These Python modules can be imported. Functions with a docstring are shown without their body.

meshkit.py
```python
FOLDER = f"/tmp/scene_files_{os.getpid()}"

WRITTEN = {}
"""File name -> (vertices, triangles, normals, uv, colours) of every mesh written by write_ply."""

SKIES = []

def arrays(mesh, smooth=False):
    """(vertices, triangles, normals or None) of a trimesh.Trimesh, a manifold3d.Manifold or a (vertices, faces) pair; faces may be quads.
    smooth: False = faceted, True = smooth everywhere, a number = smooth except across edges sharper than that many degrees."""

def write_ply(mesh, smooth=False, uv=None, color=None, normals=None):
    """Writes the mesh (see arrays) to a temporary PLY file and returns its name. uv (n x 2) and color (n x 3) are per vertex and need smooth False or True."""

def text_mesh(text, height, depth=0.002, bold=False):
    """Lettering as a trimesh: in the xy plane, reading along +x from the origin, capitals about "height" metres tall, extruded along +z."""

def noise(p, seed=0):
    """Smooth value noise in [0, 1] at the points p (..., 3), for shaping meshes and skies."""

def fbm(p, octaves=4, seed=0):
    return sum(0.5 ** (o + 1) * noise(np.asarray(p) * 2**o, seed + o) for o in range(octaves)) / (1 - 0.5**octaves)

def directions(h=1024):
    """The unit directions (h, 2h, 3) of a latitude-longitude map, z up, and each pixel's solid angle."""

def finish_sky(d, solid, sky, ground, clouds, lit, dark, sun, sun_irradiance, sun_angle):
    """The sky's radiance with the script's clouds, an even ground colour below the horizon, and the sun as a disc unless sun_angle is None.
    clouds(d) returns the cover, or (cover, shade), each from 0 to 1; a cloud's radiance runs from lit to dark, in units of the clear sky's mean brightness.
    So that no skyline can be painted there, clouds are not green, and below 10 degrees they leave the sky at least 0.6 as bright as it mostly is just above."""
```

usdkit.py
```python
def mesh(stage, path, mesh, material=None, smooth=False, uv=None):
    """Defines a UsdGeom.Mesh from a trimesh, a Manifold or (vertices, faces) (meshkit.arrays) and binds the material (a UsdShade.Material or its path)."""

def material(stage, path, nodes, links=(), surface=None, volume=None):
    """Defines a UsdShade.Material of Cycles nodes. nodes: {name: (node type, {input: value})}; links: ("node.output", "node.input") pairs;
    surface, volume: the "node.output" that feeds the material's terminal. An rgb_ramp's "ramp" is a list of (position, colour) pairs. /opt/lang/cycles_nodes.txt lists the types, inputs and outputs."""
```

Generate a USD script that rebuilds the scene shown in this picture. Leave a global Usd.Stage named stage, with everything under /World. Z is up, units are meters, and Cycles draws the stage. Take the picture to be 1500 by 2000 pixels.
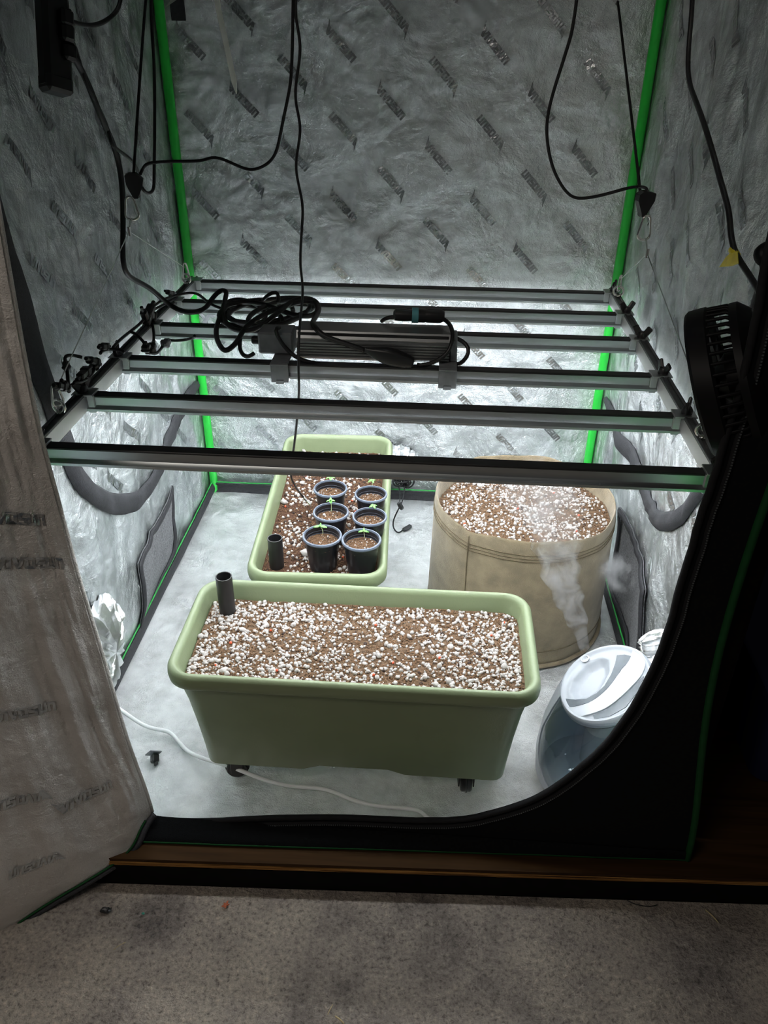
import math, numpy as np, trimesh, usdkit, meshkit
from scipy.interpolate import RectBivariateSpline, CubicSpline, RegularGridInterpolator
from shapely.geometry import Polygon, LineString, box as sbox
from shapely import affinity
from pxr import Usd, UsdGeom, UsdLux, UsdShade, Gf, Sdf

rng = np.random.default_rng(7)
stage = Usd.Stage.CreateInMemory()
W = UsdGeom.Xform.Define(stage, '/World')
stage.SetDefaultPrim(W.GetPrim())

# ------------------------------------------------------------------ camera
EYE = np.array([0.106, -1.087, 1.352]); YAW, PITCH, ROLL, FPX = .063, .551, .011, 1580.0
cy, sy, cp, sp = math.cos(YAW), math.sin(YAW), math.cos(PITCH), math.sin(PITCH)
FWD = np.array([-sy*cp, cy*cp, -sp]); R0 = np.array([cy, sy, 0.]); U0 = np.cross(R0, FWD)
RIGHT = math.cos(ROLL)*R0 + math.sin(ROLL)*U0; UP = -math.sin(ROLL)*R0 + math.cos(ROLL)*U0
cam = UsdGeom.Camera.Define(stage, '/World/camera')
cam.AddTransformOp().Set(Gf.Matrix4d(*RIGHT, 0, *UP, 0, *(-FWD), 0, *EYE, 1))
cam.CreateHorizontalApertureAttr(36.0); cam.CreateVerticalApertureAttr(48.0)
cam.CreateFocalLengthAttr(36.0*FPX/1500); cam.CreateFStopAttr(0.0)
cam.CreateClippingRangeAttr(Gf.Vec2f(.02, 100)); cam.CreateExposureAttr(0.0)

# ------------------------------------------------------------------ lights: the LED bars (built below), a dim room lamp, a faint dark room
LED_STRENGTH = 42.0
dome = UsdLux.DomeLight.Define(stage, '/World/room_glow'); dome.CreateColorAttr(Gf.Vec3f(.95, .97, 1.0)); dome.CreateIntensityAttr(0.012)
lamp = UsdLux.RectLight.Define(stage, '/World/room_lamp'); lamp.CreateWidthAttr(1.2); lamp.CreateHeightAttr(.6)
lamp.CreateIntensityAttr(6.5); lamp.CreateColorAttr(Gf.Vec3f(1.0, .91, .81))
lamp.AddTranslateOp().Set(Gf.Vec3d(-1.1, -1.7, 2.5)); lamp.AddRotateXYZOp().Set(Gf.Vec3f(26, -14, 0))

# ------------------------------------------------------------------ helpers
def at(px, py, axis, val):
    """where the line of sight through a photo pixel meets the plane axis = val"""
    d = FWD + (px-750)/FPX*RIGHT - (py-1000)/FPX*UP
    return EYE + d*((val-EYE[axis])/d[axis])
used = {}
def numbered(parent, name):
    k = (parent, name); n = used.get(k, 0); used[k] = n+1
    return name if n == 0 else f'{name}_{n:03d}'
ORIGIN = {}
def data(p, **kw):
    for k, v in kw.items():
        if v: p.SetCustomDataByKey(k, v)
def thing(name, label, cat, loc=(0, 0, 0), group=None, kind=None):
    path = '/World/' + numbered('/World', name)
    x = UsdGeom.Xform.Define(stage, path); x.AddTranslateOp().Set(Gf.Vec3d(*map(float, loc)))
    data(x.GetPrim(), label=label, category=cat, group=group, kind=kind)
    ORIGIN[path] = np.array(loc, float)
    return path
def part(parent, name, mesh, mat, smooth=35, label=None, kind=None):
    """a mesh under its thing (or part); vertices are given in world metres"""
    path = parent + '/' + numbered(parent, name)
    o = ORIGIN[parent]; ORIGIN[path] = o
    if isinstance(mesh, list): mesh = cat(*mesh)
    v, f = (np.asarray(mesh.vertices), np.asarray(mesh.faces)) if hasattr(mesh, 'vertices') else mesh
    f = np.asarray(f); u, inv = np.unique(f, return_inverse=True); v, f = np.asarray(v)[u], inv.reshape(f.shape)   # no stray points
    m = usdkit.mesh(stage, path, (v-o, f), MAT[mat], smooth=smooth)
    data(m.GetPrim(), label=label, kind=kind)
    return path
def solo(name, mesh, mat, label, cat_, group=None, kind=None, smooth=35):
    path = '/World/' + numbered('/World', name)
    if isinstance(mesh, list): mesh = cat(*mesh)
    m = usdkit.mesh(stage, path, mesh, MAT[mat], smooth=smooth)
    data(m.GetPrim(), label=label, category=cat_, group=group, kind=kind)
    ORIGIN[path] = np.zeros(3)
    return path
def tm(v, f): 
    f = np.asarray(f)
    if f.shape[1] == 4: f = np.vstack([f[:, [0, 1, 2]], f[:, [0, 2, 3]]])
    return trimesh.Trimesh(np.asarray(v, float), f, process=False)
def cat(*m): return trimesh.util.concatenate(list(m))
def box(c, s, rot=None, bev=0.0):
    s = np.asarray(s, float)
    if bev > 0:
        b = min(bev, s.min()/2.01); h = s/2
        pts = [np.array([sx*(h[0]-(b if k != 0 else 0)), sy_*(h[1]-(b if k != 1 else 0)), sz*(h[2]-(b if k != 2 else 0))]) for sx in (-1, 1) for sy_ in (-1, 1) for sz in (-1, 1) for k in range(3)]
        m = trimesh.convex.convex_hull(np.array(pts))
    else: m = trimesh.creation.box(s)
    if rot is not None:
        T = np.eye(4); T[:3, :3] = rot; m.apply_transform(T)
    m.apply_translation(c); return m
def frame_to(d, up=(0, 0, 1)):
    d = np.asarray(d, float)/np.linalg.norm(d)
    if abs(d @ np.array(up)) > .97: up = (1, 0, 0)
    a = np.cross(up, d); a /= np.linalg.norm(a); b = np.cross(d, a)
    return np.column_stack([a, b, d])
def spline(P, n=None, step=.008):
    P = np.asarray(P, float)
    t = np.r_[0, np.cumsum(np.maximum(1e-6, np.linalg.norm(np.diff(P, axis=0), axis=1)**.5))]
    L = np.linalg.norm(np.diff(P, axis=0), axis=1).sum()
    n = n or int(np.clip(L/step, 8, 260))
    return CubicSpline(t, P)(np.linspace(0, t[-1], n)) if len(P) > 2 else P[0]+(P[1]-P[0])*np.linspace(0, 1, max(2, min(n, 4)))[:, None]
def tube(P, r, n=10, caps=True, closed=False):
    P = np.asarray(P, float); N = len(P); r = np.broadcast_to(r, (N,))
    T = np.gradient(P, axis=0) if not closed else np.roll(P, -1, 0)-np.roll(P, 1, 0)
    T /= np.maximum(np.linalg.norm(T, axis=1, keepdims=True), 1e-9)
    F = frame_to(T[0]); a = F[:, 0]; V = []
    th = np.linspace(0, 2*np.pi, n, endpoint=False)
    for i in range(N):
        a = a-T[i]*(a @ T[i]); a /= np.linalg.norm(a); b = np.cross(T[i], a)
        V.append(P[i]+r[i]*(np.cos(th)[:, None]*a+np.sin(th)[:, None]*b))
    V = np.vstack(V); f = []
    for i in range(N if closed else N-1):
        j = (i+1) % N
        for k in range(n):
            l = (k+1) % n; f.append((i*n+k, i*n+l, j*n+l, j*n+k))
    f = np.array(f); f = np.vstack([f[:, [0, 1, 2]], f[:, [0, 2, 3]]])
    if caps and not closed:
        V = np.vstack([V, P[0], P[-1]]); c = len(V)-2
        f = np.vstack([f, [(c, (k+1) % n, k) for k in range(n)], [(c+1, (N-1)*n+k, (N-1)*n+(k+1) % n) for k in range(n)]])
    return tm(V, f)
def cable(pts, r, n=10, step=.008):
    return tube(spline([at(*p) if len(p) == 4 else p for p in pts], step=step), r, n)
def lathe(prof, c=(0, 0, 0), axis=(0, 0, 1), n=32, closed=False):
    """prof: (radius, height) rows turned about axis through c"""
    prof = np.asarray(prof, float); th = np.linspace(0, 2*np.pi, n, endpoint=False); F = frame_to(axis)
    V = np.vstack([np.column_stack([r*np.cos(th), r*np.sin(th), np.full(n, h)]) for r, h in prof]) @ F.T + np.asarray(c)
    f = []; M = len(prof)
    for i in range(M if closed else M-1):
        j = (i+1) % M
        for k in range(n): f.append((i*n+k, i*n+(k+1) % n, j*n+(k+1) % n, j*n+k))
    f = np.array(f); f = np.vstack([f[:, [0, 1, 2]], f[:, [0, 2, 3]]])
    if not closed:
        V = np.vstack([V, F[:, 2]*prof[0, 1]+c, F[:, 2]*prof[-1, 1]+c]); q = len(V)-2
        f = np.vstack([f, [(q, (k+1) % n, k) for k in range(n)], [(q+1, (M-1)*n+k, (M-1)*n+(k+1) % n) for k in range(n)]])
    return tm(V, f)
def torus(c, axis, R, r, n=24, m=8):
    th = np.linspace(0, 2*np.pi, n, endpoint=False); F = frame_to(axis)
    return tube(np.asarray(c)+R*(np.cos(th)[:, None]*F[:, 0]+np.sin(th)[:, None]*F[:, 1]), r, m, closed=True)
def loft(loops, cap0=True, cap1=True):
    n = len(loops[0]); V = np.vstack(loops); f = []
    for i in range(len(loops)-1):
        for k in range(n): f.append((i*n+k, i*n+(k+1) % n, (i+1)*n+(k+1) % n, (i+1)*n+k))
    f = np.array(f); f = np.vstack([f[:, [0, 1, 2]], f[:, [0, 2, 3]]]); q = len(V)
    if cap0: V = np.vstack([V, loops[0].mean(0)]); f = np.vstack([f, [(q, (k+1) % n, k) for k in range(n)]]); q += 1
    if cap1: V = np.vstack([V, loops[-1].mean(0)]); b = (len(loops)-1)*n; f = np.vstack([f, [(q, b+k, b+(k+1) % n) for k in range(n)]])
    return tm(V, f)
def prism(poly, h, M):
    """shapely polygon extruded by h, then placed with the 3x4 matrix M"""
    polys = getattr(poly, 'geoms', [poly])
    m = cat(*[trimesh.creation.extrude_polygon(p, h, engine='earcut') for p in polys])
    T = np.eye(4); T[:3] = M; m.apply_transform(T)
    if np.linalg.det(T[:3, :3]) < 0: m.invert()
    return m
def place(o, x, y, z=None):
    x, y = np.asarray(x, float), np.asarray(y, float); z = np.cross(x, y) if z is None else np.asarray(z, float)
    return np.column_stack([x, y, z, np.asarray(o, float)])
def grid_sheet(P, thick=.002, flip=False):
    """P (a, b, 3) surface points -> closed thin sheet"""
    a, b, _ = P.shape
    du, dv = np.gradient(P, axis=0), np.gradient(P, axis=1)
    N = np.cross(du, dv); N /= np.maximum(np.linalg.norm(N, axis=2, keepdims=True), 1e-9)
    if flip: N = -N
    Q = P-N*thick; V = np.vstack([P.reshape(-1, 3), Q.reshape(-1, 3)]); off = a*b
    i, j = np.meshgrid(np.arange(a-1), np.arange(b-1), indexing='ij'); k = (i*b+j).ravel()
    f1 = np.column_stack([k, k+b, k+b+1, k+1])
    if flip: f1 = f1[:, ::-1]
    edge = np.r_[np.arange(b), np.arange(1, a)*b+b-1, (a-1)*b+np.arange(b-2, -1, -1), np.arange(a-2, 0, -1)*b]
    e2 = np.roll(edge, -1); fe = np.column_stack([edge, e2, e2+off, edge+off])
    if flip: fe = fe[:, ::-1]
    return tm(V, np.vstack([f1, f1[:, ::-1]+off, fe]))
def nz(u, v, s=1., seed=0, oct=3):
    return meshkit.fbm(np.stack([np.asarray(u, float)*s+17, np.asarray(v, float)*s+31, np.zeros_like(np.asarray(u, float))+seed*3.7], -1), oct, seed)-.5

# ------------------------------------------------------------------ materials
MAT = {}
def mat(name, nodes, links=(), surface='p.BSDF', volume=None):
    MAT[name] = usdkit.material(stage, '/World/Looks/'+name, nodes, links, surface=surface, volume=volume)
def plain(name, col, rough=.5, metal=0., var=.12, scale=60, bump=0., bscale=200, **kw):
    """principled with a faint procedural mottle"""
    c = np.array(col, float)
    n = {'g': ('geometry', {}), 'n': ('noise_texture', {'scale': scale, 'detail': 3.0}),
         'r': ('rgb_ramp', {'ramp': [(.3, tuple(c*(1-var))), (.7, tuple(np.minimum(1, c*(1+var))))]}),
         'p': ('principled_bsdf', {'roughness': rough, 'metallic': metal, **kw})}
    l = [('g.position', 'n.vector'), ('n.fac', 'r.fac'), ('r.color', 'p.base_color')]
    if bump:
        n['bn'] = ('noise_texture', {'scale': bscale, 'detail': 4.0}); n['b'] = ('bump', {'strength': 1.0, 'distance': bump})
        l += [('g.position', 'bn.vector'), ('bn.fac', 'b.height'), ('b.normal', 'p.normal')]
    mat(name, n, l)
def silver(name, col, rough, crink, grain, metal=.9, big=11.):
    """reflective foil cloth: soft crinkles and a fine woven, glittering grain"""
    c = np.array(col)
    mat(name, {'g': ('geometry', {}), 'n1': ('noise_texture', {'scale': big, 'detail': 5., 'roughness': .55, 'distortion': .25}),
               'n2': ('noise_texture', {'scale': 420., 'detail': 3., 'roughness': .7}), 'n3': ('noise_texture', {'scale': 7., 'detail': 4.}),
               'r': ('rgb_ramp', {'ramp': [(.35, tuple(c*.9)), (.65, tuple(np.minimum(1, c*1.06)))]}),
               'rr': ('map_range', {'from_min': .3, 'from_max': .7, 'to_min': rough-.06, 'to_max': rough+.1}),
               'b1': ('bump', {'strength': 1., 'distance': crink}), 'b2': ('bump', {'strength': 1., 'distance': grain}),
               'p': ('principled_bsdf', {'metallic': metal})},
        [('g.position', 'n1.vector'), ('g.position', 'n2.vector'), ('g.position', 'n3.vector'), ('n3.fac', 'r.fac'), ('r.color', 'p.base_color'),
         ('n3.fac', 'rr.value'), ('rr.result', 'p.roughness'), ('n1.fac', 'b1.height'), ('b1.normal', 'b2.normal'), ('n2.fac', 'b2.height'), ('b2.normal', 'p.normal')])
silver('printed_foil', (.56, .58, .60), .18, .030, .0003, .9, 7.)
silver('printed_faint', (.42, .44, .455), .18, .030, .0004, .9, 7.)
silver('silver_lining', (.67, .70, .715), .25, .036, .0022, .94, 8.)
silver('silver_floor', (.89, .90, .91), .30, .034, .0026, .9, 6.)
silver('silver_flap', (.60, .57, .54), .42, .022, .0022, .5, 9.)
silver('silver_sleeve', (.78, .79, .80), .30, .012, .0002)
plain('black_fabric', (.0035, .004, .0045), .9, 0, .3, 200, .0006, 500, specular_ior_level=.1)
plain('binding_black', (.009, .009, .010), .8, 0, .2, 150, specular_ior_level=.2)
plain('black_webbing', (.023, .023, .027), .7, 0, .25, 150, .001, 600)
plain('green_trim', (.02, .30, .05), .5)
plain('green_piping', (.0035, .045, .010), .7, specular_ior_level=.2)
plain('green_pole', (.022, .50, .05), .32, 0, .05)
plain('mesh_cloth', (.17, .17, .18), .75, 0, .4, 240, .002, 300)
plain('aluminium', (.50, .53, .54), .36, 1., .03, 20)
plain('aluminium_side', (.74, .75, .76), .45, .6, .03, 20)
plain('driver_metal', (.27, .28, .285), .36, .7, .04)
plain('dark_metal', (.10, .11, .115), .42, .5, .08)
plain('bar_black', (.012, .012, .013), .45, .0)
plain('black_plastic', (.012, .012, .013), .38)
plain('grey_plastic', (.20, .21, .225), .45)
plain('cable_black', (.010, .010, .011), .42)
plain('rope_black', (.010, .010, .011), .8, 0, .3, 900)
plain('steel', (.72, .71, .68), .18, 1.0)
plain('white_plastic', (.56, .59, .64), .22, 0, .01)
mat('milky_plastic', {'p': ('principled_bsdf', {'base_color': (.60, .63, .68), 'roughness': .25}), 't': ('translucent_bsdf', {'color': (.72, .77, .84)}), 'm': ('mix_closure', {'fac': .3})}, [('p.BSDF', 'm.closure1'), ('t.BSDF', 'm.closure2')], surface='m.closure')
plain('white_cord', (.86, .87, .88), .4, 0, .02)
plain('pale_strap', (.86, .86, .78), .5, 0, .05)
plain('teal_plastic', (.10, .33, .37), .4)
plain('yellow_tag', (.62, .52, .02), .5)
plain('planter_green', (.200, .243, .135), .42, 0, .03, 15, .0002, 300)
plain('pot_black', (.010, .011, .014), .28)
plain('pot_rim', (.10, .12, .16), .32)
plain('felt', (.245, .192, .118), .95, 0, .22, 26, .0012, 420, sheen_weight=.25)
plain('felt_seam', (.13, .098, .058), .95, 0, .2, 80)
plain('seedling_green', (.16, .46, .10), .5, 0, .2, 300)
plain('stem_pale', (.45, .55, .30), .5)
plain('orange_leaf', (.45, .12, .05), .7)
plain('dry_straw', (.50, .40, .22), .8)
plain('navy', (.010, .014, .05), .6)
plain('dark_wood', (.004, .0038, .0035), .9, 0, .3, 40, specular_ior_level=.05)
plain('prill_red', (.62, .10, .04), .4)
plain('tag_print', (.30, .30, .28), .6)
plain('green_chip', (.05, .30, .22), .5)
mat('led', {'p': ('emission', {'color': (.91, .965, 1.0), 'strength': LED_STRENGTH})}, surface='p.emission')
mat('tank', {'f': ('layer_weight', {}), 'r': ('map_range', {'from_min': .35, 'from_max': 1., 'to_min': .05, 'to_max': .55, 'clamp': True}), 't': ('transparent_bsdf', {'color': (.87, .895, .91)}), 'g': ('glossy_bsdf', {'roughness': .06}), 'm': ('mix_closure', {})},
    [('f.facing', 'r.value'), ('r.result', 'm.fac'), ('t.BSDF', 'm.closure1'), ('g.BSDF', 'm.closure2')], surface='m.closure')
mat('water', {'f': ('layer_weight', {}), 'r': ('map_range', {'from_min': .35, 'from_max': 1., 'to_min': .05, 'to_max': .55, 'clamp': True}), 't': ('transparent_bsdf', {'color': (.80, .86, .89)}), 'g': ('glossy_bsdf', {'roughness': .03}), 'm': ('mix_closure', {})},
    [('f.facing', 'r.value'), ('r.result', 'm.fac'), ('t.BSDF', 'm.closure1'), ('g.BSDF', 'm.closure2')], surface='m.closure')
def soilmat(name, dark, mid, tan, scale=170.):
    mat(name, {'g': ('geometry', {}), 'n': ('noise_texture', {'scale': scale, 'detail': 6., 'roughness': .7}), 'v': ('voronoi_texture', {'scale': scale*2.2}),
               'r': ('rgb_ramp', {'ramp': [(.30, dark), (.48, mid), (.60, mid), (.72, tan)]}), 'b': ('bump', {'strength': 1., 'distance': .004}),
               'p': ('principled_bsdf', {'roughness': .95, 'specular_ior_level': .2})},
        [('g.position', 'n.vector'), ('g.position', 'v.vector'), ('n.fac', 'r.fac'), ('r.color', 'p.base_color'), ('n.fac', 'b.height'), ('b.normal', 'p.normal')])
soilmat('soil_tan', (.035, .020, .012), (.15, .096, .060), (.33, .225, .12), 110.)
soilmat('soil_dark', (.022, .011, .007), (.085, .042, .026), (.24, .14, .07))
soilmat('soil_fine', (.05, .028, .017), (.16, .090, .052), (.42, .28, .14), 260.)
def islands(name, stops, rough=.85):
    mat(name, {'g': ('geometry', {}), 'r': ('rgb_ramp', {'ramp': stops}), 'p': ('principled_bsdf', {'roughness': rough})}, [('g.random_per_island', 'r.fac'), ('r.color', 'p.base_color')])
islands('perlite', [(0, (.45, .42, .40)), (.5, (.62, .60, .585)), (1, (.76, .745, .73))])
islands('hulls', [(0, (.16, .085, .04)), (.45, (.40, .26, .11)), (.8, (.60, .44, .20)), (1, (.10, .05, .03))])
islands('bark', [(0, (.035, .018, .012)), (.6, (.10, .05, .03)), (1, (.17, .09, .05))])
mat('concrete', {'g': ('geometry', {}), 'n1': ('noise_texture', {'scale': 5., 'detail': 8., 'roughness': .65}), 'n2': ('noise_texture', {'scale': 120., 'detail': 5., 'roughness': .7}),
                 'v': ('voronoi_texture', {'scale': 46.}), 'vr': ('rgb_ramp', {'ramp': [(.0, (.45, .45, .45)), (.10, (.75, .75, .75)), (.17, (1., 1., 1.))]}),
                 'r1': ('rgb_ramp', {'ramp': [(.30, (.18, .155, .142)), (.44, (.40, .345, .30)), (.58, (.53, .46, .382)), (.75, (.62, .55, .47))]}),
                 'r2': ('rgb_ramp', {'ramp': [(.3, (.35, .35, .36)), (.47, (.90, .90, .90)), (.55, (1., 1., 1.)), (.72, (1.45, 1.42, 1.36))]}),
                 'm': ('mix_color', {'blend_type': 'multiply', 'fac': 1.0}), 'm2': ('mix_color', {'blend_type': 'multiply', 'fac': .5}),
                 'b1': ('bump', {'strength': 1., 'distance': .014}), 'b2': ('bump', {'strength': 1., 'distance': .03}), 'p': ('principled_bsdf', {'roughness': .9, 'specular_ior_level': .25})},
    [('g.position', 'n1.vector'), ('g.position', 'n2.vector'), ('g.position', 'v.vector'), ('n1.fac', 'r1.fac'), ('n2.fac', 'r2.fac'), ('r1.color', 'm.a'), ('r2.color', 'm.b'),
     ('v.distance', 'vr.fac'), ('m.result', 'm2.a'), ('vr.color', 'm2.b'), ('m2.result', 'p.base_color'), ('n2.fac', 'b1.height'), ('n1.fac', 'b2.height'), ('b2.normal', 'b1.normal'), ('b1.normal', 'p.normal')])
def woodmat(name, stops, sc):
    mat(name, {'g': ('geometry', {}), 'mp': ('mapping', {'scale': sc}), 'n': ('noise_texture', {'scale': 1., 'detail': 5., 'distortion': .6}), 'r': ('rgb_ramp', {'ramp': stops}), 'p': ('principled_bsdf', {'roughness': .75, 'specular_ior_level': .1})},
        [('g.position', 'mp.vector'), ('mp.vector', 'n.vector'), ('n.fac', 'r.fac'), ('r.color', 'p.base_color')])
woodmat('plywood_face', [(.3, (.020, .009, .003)), (.5, (.034, .016, .005)), (.7, (.046, .022, .008))], (3., 60., 60.))
woodmat('plywood_edge', [(.35, (.015, .006, .002)), (.5, (.20, .095, .026)), (.65, (.38, .20, .06))], (6., 30., 330.))
def mist(name, dens, scale, lo, centre=None, radii=(1, 1, 1), zfade=None):
    """drifting vapour: noise times a fall-off from the cloud's own middle (or with height)"""
    n = {'g': ('geometry', {}), 'n': ('noise_texture', {'scale': scale, 'detail': 5., 'distortion': .9}), 'mr': ('map_range', {'from_min': lo, 'from_max': .72, 'to_min': 0., 'to_max': dens, 'clamp': True}),
         'm': ('math', {'math_type': 'multiply'}), 'v': ('principled_volume', {'color': (.97, .97, .98), 'anisotropy': .2})}
    l = [('g.position', 'n.vector'), ('n.fac', 'mr.value'), ('mr.result', 'm.value1'), ('f.result', 'm.value2'), ('m.value', 'v.density')]
    if centre is not None:
        n['mp'] = ('mapping', {'mapping_type': 'texture', 'location': tuple(map(float, centre)), 'scale': radii}); n['ln'] = ('vector_math', {'math_type': 'length'})
        n['f'] = ('map_range', {'range_type': 'smoothstep', 'from_min': .15, 'from_max': .95, 'to_min': 1., 'to_max': 0., 'clamp': True})
        l += [('g.position', 'mp.vector'), ('mp.vector', 'ln.vector1'), ('ln.value', 'f.value')]
    else:
        n['sx'] = ('separate_xyz', {}); n['f'] = ('map_range', {'from_min': zfade[0], 'from_max': zfade[1], 'to_min': 1., 'to_max': zfade[2], 'clamp': True})
        l += [('g.position', 'sx.vector'), ('sx.z', 'f.value')]
    mat(name, n, l, surface=None, volume='v.volume')
PUFF = at(1205, 1120, 0, .52)
mist('mist', 45., 26., .41, zfade=(.28, .48, .07))
mist('mist_thin', 6., 15., .40, (.36, .60, .40), (.15, .16, .06))
mist('mist_puff', 45., 24., .42, PUFF, (.05, .07, .05))

# ------------------------------------------------------------------ the setting: garage slab, plywood, support
GZ = -.075
def struct(name, mesh, m, smooth=35):
    p = solo(name, mesh, m, None, None, smooth=smooth); data(stage.GetPrimAtPath(p), kind='structure'); return p
xs, ys = np.linspace(-1.0, 1.1, 220), np.linspace(-.6, -.05, 70)
Xg, Yg = np.meshgrid(xs, ys, indexing='ij')
Zg = GZ + .006*nz(Xg, Yg, 9, 4, 4) - .004*np.maximum(0, nz(Xg, Yg, 40, 9, 3)-.12)
Zg[0, :] = Zg[-1, :] = GZ; Zg[:, 0] = Zg[:, -1] = GZ
slab = [grid_sheet(np.stack([Xg, Yg, Zg], -1), .01)]
for x0, x1, y0, y1 in ((-3, 3, -3, -.6), (-3, 3, -.05, 3), (-3, -1., -.6, -.05), (1.1, 3, -.6, -.05)):
    slab.append(box(((x0+x1)/2, (y0+y1)/2, GZ-.05), (x1-x0, y1-y0, .1)))
struct('floor', slab, 'concrete')
struct('wall_back', box((0, 3.05, 1.2), (6, .1, 2.6)), 'dark_wood', False)
struct('wall_right', box((3.05, 0, 1.2), (.1, 6, 2.6)), 'dark_wood', False)
pl, pr = at(240, 1682, 2, 0), at(1490, 1722, 2, 0); pd = (pr-pl)/np.linalg.norm(pr-pl); pn = np.array([-pd[1], pd[0], 0])
def along(t, n, z): return pl+pd*t+pn*n+np.array([0, 0, z])
ply = thing('plywood_board', 'worn plywood sheet under the tent, its layered front edge showing', 'board', along(.6, .7, -.018))
R3 = np.column_stack([pd, pn, [0, 0, 1]])
part(ply, 'panel', box(along(.82, .705, -.004), (2.02, 1.40, .008), R3), 'plywood_face', False)
for k, z in enumerate((-.0105, -.0145)):
    part(ply, 'ply_layer', box(along(.82, .704-.001*k, z), (2.02, 1.40, .0045-.001*k), R3), 'plywood_edge', False)
sup = thing('support_beam', 'black beam carrying the plywood along the concrete', 'beam', along(.6, .05, GZ))
part(sup, 'beam', box(along(.82, .045, (GZ-.017)/2), (2.0, .085, -GZ-.017), R3, .002), 'dark_wood', False)
sup2 = thing('support_beam', 'black beam carrying the rear of the plywood sheet', 'beam', along(.6, 1.3, GZ))
part(sup2, 'beam', box(along(.82, 1.3, (GZ-.017)/2), (2.0, .085, -GZ-.017), R3, .002), 'dark_wood', False)

# ------------------------------------------------------------------ the grow tent
XW, Y0, Y1, ZT = .62, -.09, 1.21, 2.04
tent = thing('grow_tent', 'tall black grow tent with crinkled silver lining and green poles, door open', 'tent', (0, .56, 0))
def d_back(u, v):
    return .018*nz(u*1.3, v, 3.2, 1, 4)*2 + .016*np.abs(nz(u+v*.5, v-u*.4, 6., 2, 3)) + .010*np.abs(nz(u-v*.3, v+u*.6, 13., 7, 2)) + .012*np.clip(1-np.abs(v-.62-.05*nz(u, v, 4, 5))/.05, 0, 1)*nz(u, v, 3, 6)
def d_side(u, v, s):
    return .024*nz(u*3.2+.4*nz(u, v, 3, 8), v*.7, 2.6, s, 4)*2 + .010*np.abs(nz(u*2, v*.9, 6., s+4, 3))*2 + .009*np.abs(nz(u-v*.4, v*.8+u*.5, 12., s+6, 2))
def S_back(u, v): 
    e = np.clip(np.minimum(XW-np.abs(u), .2)/.12, 0, 1)*np.clip(v/.08, 0, 1)
    return np.stack([u, Y1-.006-.004-np.maximum(-.003, d_back(u, v)+.004)*e, v+0*u], -1)
def S_left(u, v):
    e = np.clip((Y1-u)/.12, 0, 1)*np.clip((u-Y0)/.05, 0, 1)*np.clip(v/.08, 0, 1)
    return np.stack([-XW+.006+np.maximum(-.003, d_side(u, v, 21)+.004)*e, u+0*v, v+0*u], -1)
def S_right(u, v):   # u runs towards the door: y = -u
    y = -u; e = np.clip((Y1-y)/.12, 0, 1)*np.clip((y-Y0)/.05, 0, 1)*np.clip(v/.08, 0, 1)
    return np.stack([XW-.006-np.maximum(-.003, d_side(y, v, 33)+.004)*e, y+0*v, v+0*u], -1)
ON_MESH = {}
def wall_mesh(S, u0, u1, nu, nv):
    U, V = np.meshgrid(np.linspace(u0, u1, nu), np.linspace(0.0, ZT-.01, nv), indexing='ij'); P = S(U, V)
    g = RegularGridInterpolator((U[:, 0], V[0]), P, bounds_error=False, fill_value=None); ON_MESH[S] = lambda u, v: g(np.stack(np.broadcast_arrays(u, v), -1))
    return grid_sheet(P, .0015, flip=False)
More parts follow.
